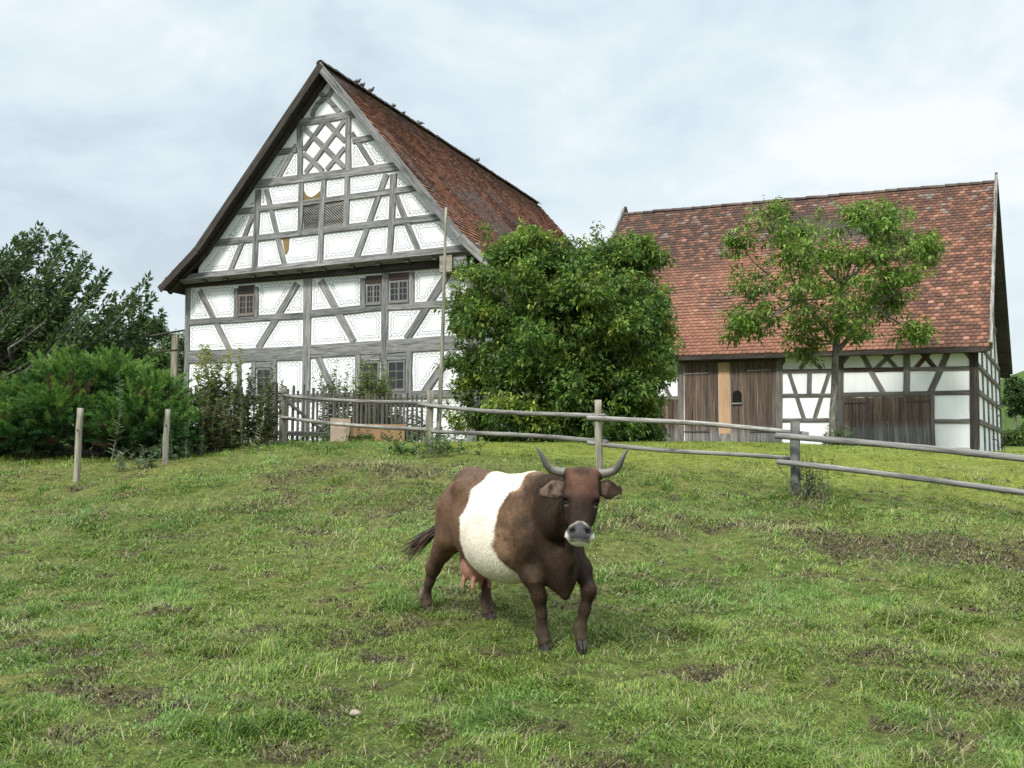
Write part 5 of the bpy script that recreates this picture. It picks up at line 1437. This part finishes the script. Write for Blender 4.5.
def rail_fence():
    o0 = Vector((-1.5, 18.5, gh(-1.5, 18.5)))
    F = empty('rail_fence', tuple(o0)); tag(F, 'grey two-rail wooden fence running down the slope behind the cow', 'fence')
    w = lambda x, y, z: tuple(Vector((x, y, z))-o0)
    for i, (x, y, zt, r0, dx) in enumerate(((-4.81, 21, 3.05, .085, 0), (-1.53, 18.5, 2.80, .062, .02), (1.385, 16, 2.48, .055, .0), (4.15, 14.7, 2.09, .066, .01), (8.6, 12.15, 1.45, .066, 0))):
        pole('post', F, w(x, y, gh(x, y)-.3), w(x+dx, y, zt), r0*1.06, r0, M['post'] if i < 3 else M['greyrail'], 70+i, wob=.006)
    R = [((-4.85, 20.93, 2.85), (-1.35, 18.40, 2.52), .052, .050), ((-4.82, 20.93, 2.37), (-1.42, 18.40, 2.05), .050, .056),
         ((-1.75, 18.58, 2.53), (1.50, 15.93, 2.20), .055, .052), ((-1.62, 18.60, 2.07), (1.50, 15.93, 1.79), .048, .056),
         ((1.22, 16.06, 2.215), (4.36, 14.72, 1.905), .050, .044), ((1.2, 16.06, 1.815), (4.15, 14.80, 1.52), .052, .046),
         ((3.86, 14.62, 1.875), (8.8, 12.0, 1.28), .056, .062), ((3.86, 14.62, 1.475), (8.75, 12.0, .86), .056, .060)]
    for i, (a, b, r0, r1) in enumerate(R): pole('rail', F, w(*a), w(*b), r0*.74, r1*.74, M['rail'] if i < 6 else M['greyrail'], 80+i, wob=.03, seg=22)
rail_fence()

def single_pole(name, label, cat, p0, p1, r0, r1, mat, seed, group=None):
    T = empty(name, p0); tag(T, label, cat, group)
    pole('shaft', T, (0, 0, -.25), tuple(Vector(p1)-Vector(p0)), r0, r1, mat, seed, wob=.008, seg=14)
    return T
def bare_post(label, x, y, tx, zt, r0, seed):
    z = gh(x, y); T = empty('fence_post', (x, y, z)); tag(T, label, 'post', 'bare posts at the pasture edge')
    pole('shaft', T, (0, 0, -.25), (tx-x, 0, zt-z), r0*1.05, r0*.95, M['post'], seed, wob=.006)
    mb = MB(); mb.tube([(( tx-x)*.62, -r0-.012, (zt-z)*.70), ((tx-x)*.62, -r0+.02, (zt-z)*.70)], [.016, .016], 8); mb.build('insulator', M['iron'], T)
bare_post('bare wooden post leaning right, left one in front of the juniper', -6.96, 16.0, -6.90, 2.35, .048, 91)
bare_post('upright bare wooden post at the right end of the juniper', -6.05, 17.5, -6.03, 2.40, .050, 92)
zt = gh(-1.38, 18.62)
single_pole('tall_pole', 'thin tall leaning pole beside the rail fence post, reaching the house eaves', 'pole', (-1.385, 18.62, zt), (-1.235, 18.62, 6.27), .052, .024, M['post'], 93)

def picket(parent, x, y, z0, z1, w, r):
    return timber('picket', parent, (x, y, z0), (x+r.uniform(-.02, .02), y+r.uniform(-.012, .012), z1), w, .028, M['picket'], jit=.004, chamf=.006, seg=2, rnd=r)
def picket_run(name, label, cat, a, b, step, h, rail_z, seed, gap=()):
    r = random.Random(seed); a, b = Vector(a), Vector(b); d = b-a; L = d.length; rz = math.atan2(d.y, d.x)
    T = empty(name, (a.x, a.y, gh(a.x, a.y)), rz); tag(T, label, cat); z0 = gh(a.x, a.y)
    zz = lambda s: gh(a.x+d.x*s/L, a.y+d.y*s/L)-z0
    s = .05
    while s < L:
        if not any(g0 < s < g1 for g0, g1 in gap):
            hh = h*r.uniform(.93, 1.07); picket(T, s, r.uniform(-.004, .004), zz(s)+.03*r.random(), zz(s)+hh, r.uniform(.042, .062), r)
        s += step*r.uniform(.85, 1.15)
    for k in rail_z: timber('rail', T, (0, .045, zz(0)+k), (L, .045, zz(L)+k), .07, .045, M['picket'], jit=.004, rnd=r)
    return T, L, zz
picket_run('picket_fence', 'long grey picket fence half buried in the juniper and weeds', 'fence', (-11.6, 21.2, 0), (-5.25, 21.9, 0), .14, 1.18, (.25, .95), 101)
picket_run('picket_fence', 'close-set grey picket fence below the ground floor windows', 'fence', (-4.05, 22.55, 0), (-2.05, 23.45, 0), .105, 1.12, (.25, .85), 102)
G_, L_, z_ = picket_run('garden_gate', 'narrow picket gate with a diagonal brace at the fence end', 'gate', (-5.2, 21.9, 0), (-4.0, 22.5, 0), .115, 1.22, (.18, 1.0), 103)
timber('brace', G_, (.12, -.04, 1.0), (1.15, -.04, .22), .07, .03, M['picket'])
timber('rail', G_, (.05, -.045, .20), (1.25, -.045, .17), .11, .04, M['picket'])
zp = gh(-5.3, 21.75); T = empty('gate_post', (-5.25, 21.8, zp)); tag(T, 'broad dark plank post left of the picket gate', 'post')
timber('shaft', T, (0, 0, -.2), (.02, 0, 1.30), .17, .10, M['picket'])
def trough():
    x, y = -3.15, 22.45; z = gh(x, y); T = empty('clay_trough', (x, y, z), rad(24)); tag(T, 'low tan clay-coloured trough standing before the picket fence', 'trough')
    mb = MB(); mb.box(-.55, .72, -.16, .16, -.05, .34); mb.build('body', M['clay'], T)
    mb = MB(); mb.add([(-.98, -.22, -.04), (-.60, -.22, -.04), (-.54, -.22, .50), (-.98, -.22, .52), (-.98, -.18, -.04), (-.60, -.18, -.04), (-.54, -.18, .50), (-.98, -.18, .52)], [(0, 1, 2, 3), (7, 6, 5, 4), (0, 4, 5, 1), (1, 5, 6, 2), (2, 6, 7, 3), (3, 7, 4, 0)]); mb.build('side_board', flat('pale_board', (.42, .32, .25), .85, .2, 6), T)
    mb = MB(); mb.box(-.57, .74, -.18, .18, .345, .40); mb.build('rim', M['clay'], T)
trough()
def stand():
    x, y = -10.95, 32.3; z = gh(x, y); T = empty('wooden_stand', (x, y, z)); tag(T, 'weathered post with thin crossbars at the left house corner', 'post')
    timber('shaft', T, (0, 0, -.3), (.02, 0, 3.62), .20, .16, M['post'])
    pole('crossbar', T, (-.75, -.12, 3.55), (.35, -.12, 3.72), .035, .03, M['darktimber'], 5); pole('crossbar', T, (-.75, -.10, 3.0), (.25, -.10, 3.10), .025, .02, M['darktimber'], 6)
stand()
def bench():
    x, y = 3.75, 28.2; z = gh(x, y); T = empty('wooden_bench', (x, y, z), rad(-24)); tag(T, 'small dark wooden bench under the right side of the bushy tree', 'bench')
    mb = MB(); mb.box(-.6, .6, -.16, .16, .42, .47); mb.build('seat', M['redtimber'], T)
    for s in (-.45, .45):
        mb = MB(); mb.box(s-.03, s+.03, -.13, .13, -.1, .418); mb.build('leg', M['redtimber'], T)
bench()
def strip():
    # trodden gravel in front of the barn gate
    n = 24; V = []
    for i in range(n+1):
        t = i/n; u = 2.6+6.0*t
        for d in (-.18, -.95-.25*math.sin(t*7)):
            x = 2.629+u*math.cos(rad(-26.4))-d*math.sin(rad(-26.4)); y = 33.787+u*math.sin(rad(-26.4))+d*math.cos(rad(-26.4)); V.append((x, y, gh(x, y)+.03))
    F = np.array([(2*i+1, 2*i+3, 2*i+2, 2*i) for i in range(n)])
    o = link('path', mesh_np('path', V, [F]), M['palepath']); o['kind'] = 'structure'
strip()

# --- pigeons along the farmhouse ridge
def pigeon_mesh():
    S = SDF((-.24, -.12, -.03), (.24, .12, .30), .009)
    S.ell((0, 0, .12), (.125, .068, .075), .02); S.cone((-.08, 0, .11), (-.19, 0, .07), .045, .020, .03, ((0, 0, 1), .5))
    S.cone((.085, 0, .15), (.115, 0, .215), .045, .032, .03); S.ell((.125, 0, .225), (.038, .03, .03), .015); S.cone((.15, 0, .222), (.182, 0, .213), .012, .004, .008)
    for s in (-1, 1):
        S.cone((.02, s*.055, .135), (-.14, s*.035, .10), .05, .018, .015, ((0, 1, 0), .4)); S.cone((.01, s*.025, .06), (.012, s*.028, -.005), .012, .009, .01); S.cone((.0, s*.028, .0), (.04, s*.03, .0), .008, .006, .006)
    V, F = surface_nets(S.F, S.lo, S.h); c = np.tile([.10, .105, .115], (len(V), 1)); c[V[:, 0] > .07] = (.045, .05, .055); c[V[:, 0] < -.13] = (.03, .03, .033)
    return mesh_np('pigeon', V, [F], c, True)
def pigeons():
    me = pigeon_mesh(); me.materials.append(col_mat('feathers', .6, 60, .2, 0)); a = rad(-22.3)
    L = ['pigeon nearest the gable end of the farmhouse ridge', 'pigeon close behind the first one on the farmhouse ridge', 'third pigeon from the gable, last of the tight group', 'pigeon alone a third of the way along the ridge', 'small hunched pigeon beside the lone one on the ridge', 'pigeon just short of the middle of the farmhouse ridge', 'pigeon far along the ridge near its back end']
    for i, s in enumerate((2.1, 2.42, 2.95, 4.5, 5.2, 6.45, 11.4)):
        lx, ly = 5.37, -.74+s
        o = bpy.data.objects.new('pigeon', me); COL.objects.link(o)
        o.location = (-10.426+lx*math.cos(a)-ly*math.sin(a), 31.924+lx*math.sin(a)+ly*math.cos(a), 1.9+11.50); o.rotation_euler = (0, 0, (0.4, 0.9, -.2, 2.2, 1.0, 2.9, .8)[i]); k = (1, 1, 1.05, 1, .75, 1.05, 1.15)[i]*.78; o.scale = (k, k, k)
        tag(o, L[i], 'pigeon', 'pigeons on the farmhouse ridge')
pigeons()
# --- a few clods and a fallen stone in the grass
def clods():
    r = np.random.default_rng(77)
    for (x, y, s, lab, nm, col) in ((-1.02, 6.62, .036, 'pale stone lying in the grass left of the cow', 'stone', (.26, .22, .17)), (1.35, 5.55, .04, 'small pale stone in the grass at the bottom of the pasture', 'stone', (.24, .22, .18))):
        bm = bmesh.new(); bmesh.ops.create_icosphere(bm, subdivisions=3, radius=s)
        for v in bm.verts: v.co *= 1+.35*(float(vnoise([v.co.x*30], [v.co.y*30], [v.co.z*30], 5)[0])-.5); v.co.z *= .6
        me = bpy.data.meshes.new(nm); bm.to_mesh(me); bm.free()
        o = link(nm, me, flat('field_stone', col, .9, .3, 30), None, (x, y, gh(x, y)+s*.35)); tag(o, lab, 'stone')
clods()
# ------------------------------------------------------------------ sky, sun, camera
SUN_EL, SUN_AZ = rad(48), rad(215)      # azimuth measured clockwise from +Y: behind the camera, to the left
def sky():
    w = bpy.data.worlds.new('World'); SC.world = w; w.use_nodes = True
    t = w.node_tree; t.nodes.clear()
    N = lambda ty: t.nodes.new(ty)
    out = N('ShaderNodeOutputWorld'); bg = N('ShaderNodeBackground')
    sk = N('ShaderNodeTexSky'); sk.sky_type = 'NISHITA'; sk.sun_disc = False
    sk.sun_elevation = SUN_EL; sk.sun_rotation = SUN_AZ; sk.air_density = 1.2; sk.dust_density = 2.0
    tc = N('ShaderNodeTexCoord'); sp = N('ShaderNodeSeparateXYZ'); t.links.new(tc.outputs['Generated'], sp.inputs[0])
    def mth(op, a, b=0., c=None):
        n = N('ShaderNodeMath'); n.operation = op
        for i, v in enumerate((a, b) if c is None else (a, b, c)):
            if isinstance(v, bpy.types.NodeSocket): t.links.new(v, n.inputs[i])
            else: n.inputs[i].default_value = v
        return n.outputs[0]
    zz = mth('MAXIMUM', sp.outputs['Z'], 0.0)
    den = mth('ADD', zz, .32)
    cx = N('ShaderNodeCombineXYZ')
    t.links.new(mth('DIVIDE', sp.outputs['X'], den), cx.inputs[0]); t.links.new(mth('DIVIDE', sp.outputs['Y'], den), cx.inputs[1])
    def noise(sc, det, dist, off):
        mp = N('ShaderNodeMapping'); mp.inputs['Location'].default_value = off; mp.inputs['Rotation'].default_value = (0, 0, .5); mp.inputs['Scale'].default_value = (1, 1.0, 1)
        t.links.new(cx.outputs[0], mp.inputs[0])
        n = N('ShaderNodeTexNoise'); n.inputs['Scale'].default_value = sc; n.inputs['Detail'].default_value = det; n.inputs['Roughness'].default_value = .58; n.inputs['Distortion'].default_value = dist
        t.links.new(mp.outputs[0], n.inputs['Vector']); return n.outputs['Fac']
    def ramp(f, st):
        n = N('ShaderNodeValToRGB'); e = n.color_ramp.elements
        while len(e) < len(st): e.new(.5)
        for i, (p, c) in enumerate(st): e[i].position = p; e[i].color = (*c, 1)
        t.links.new(f, n.inputs[0]); return n.outputs[0]
    def mix(f, a, b, mode='MIX'):
        n = N('ShaderNodeMix'); n.data_type = 'RGBA'; n.blend_type = mode
        for s_, v in ((n.inputs[0], f), (n.inputs[6], a), (n.inputs[7], b)):
            if isinstance(v, bpy.types.NodeSocket): t.links.new(v, s_)
            elif isinstance(v, float): s_.default_value = v
            else: s_.default_value = (*v, 1)
        return n.outputs[2]
    n1 = noise(.95, 6, .3, (1.2, 4.4, 0)); n2 = noise(2.8, 9, .35, (7.3, 2.2, 0))
    f = mth('ADD', mth('MULTIPLY', n1, .58), mth('MULTIPLY', n2, .42))
    # cloud sheet: blue-grey bellies to bright white breaks
    cl = ramp(f, SKY_RAMP)
    # whiter towards the horizon, brighter overhead as under any overcast
    hz = ramp(zz, [(0.0, (1, 1, 1)), (.24, (.4, .4, .4)), (.42, (0, 0, 0))])
    cl = mix(mth('MULTIPLY', hz, .45), cl, (.67, .69, .70))
    up = ramp(zz, [(.46, (1, 1, 1)), (.74, (3.2, 3.1, 3.05))])
    cl = mix(1.0, cl, up, 'MULTIPLY')
    bgs = mix(1.0, sk.outputs[0], (SKY_K, SKY_K, SKY_K), 'MULTIPLY')
    col = mix(.88, bgs, cl)
    t.links.new(col, bg.inputs['Color']); bg.inputs['Strength'].default_value = 1.0
    t.links.new(bg.outputs[0], out.inputs['Surface'])
SKY_K = .09
SKY_RAMP = [(.36, (.36, .44, .505)), (.45, (.475, .56, .615)), (.525, (.575, .645, .68)), (.59, (.69, .72, .73))]
sky()
sl = bpy.data.lights.new('sun', 'SUN'); sl.energy = 2.9; sl.angle = rad(10); sl.color = (1, .95, .87)
so = bpy.data.objects.new('sun', sl); COL.objects.link(so)
dv = Vector((math.sin(SUN_AZ)*math.cos(SUN_EL), math.cos(SUN_AZ)*math.cos(SUN_EL), math.sin(SUN_EL)))
so.rotation_euler = dv.to_track_quat('Z', 'Y').to_euler(); so.location = (-20, -20, 40)
cd = bpy.data.cameras.new('camera'); co = bpy.data.objects.new('camera', cd); COL.objects.link(co)
cd.sensor_width = 36; cd.lens = 1000/1024*36; cd.clip_end = 3000; cd.clip_start = .05
co.location = (0, 0, 1.6); co.rotation_euler = (rad(90+4.06), 0, 0)
SC.camera = co
SC.view_settings.view_transform = 'Standard'; SC.view_settings.look = 'None'; SC.view_settings.gamma = 1; SC.view_settings.exposure = 0.58
SC.render.resolution_x, SC.render.resolution_y = 1024, 768
SC.cycles.max_bounces = 6; SC.cycles.transparent_max_bounces = 4
SC.cycles.use_denoising = True
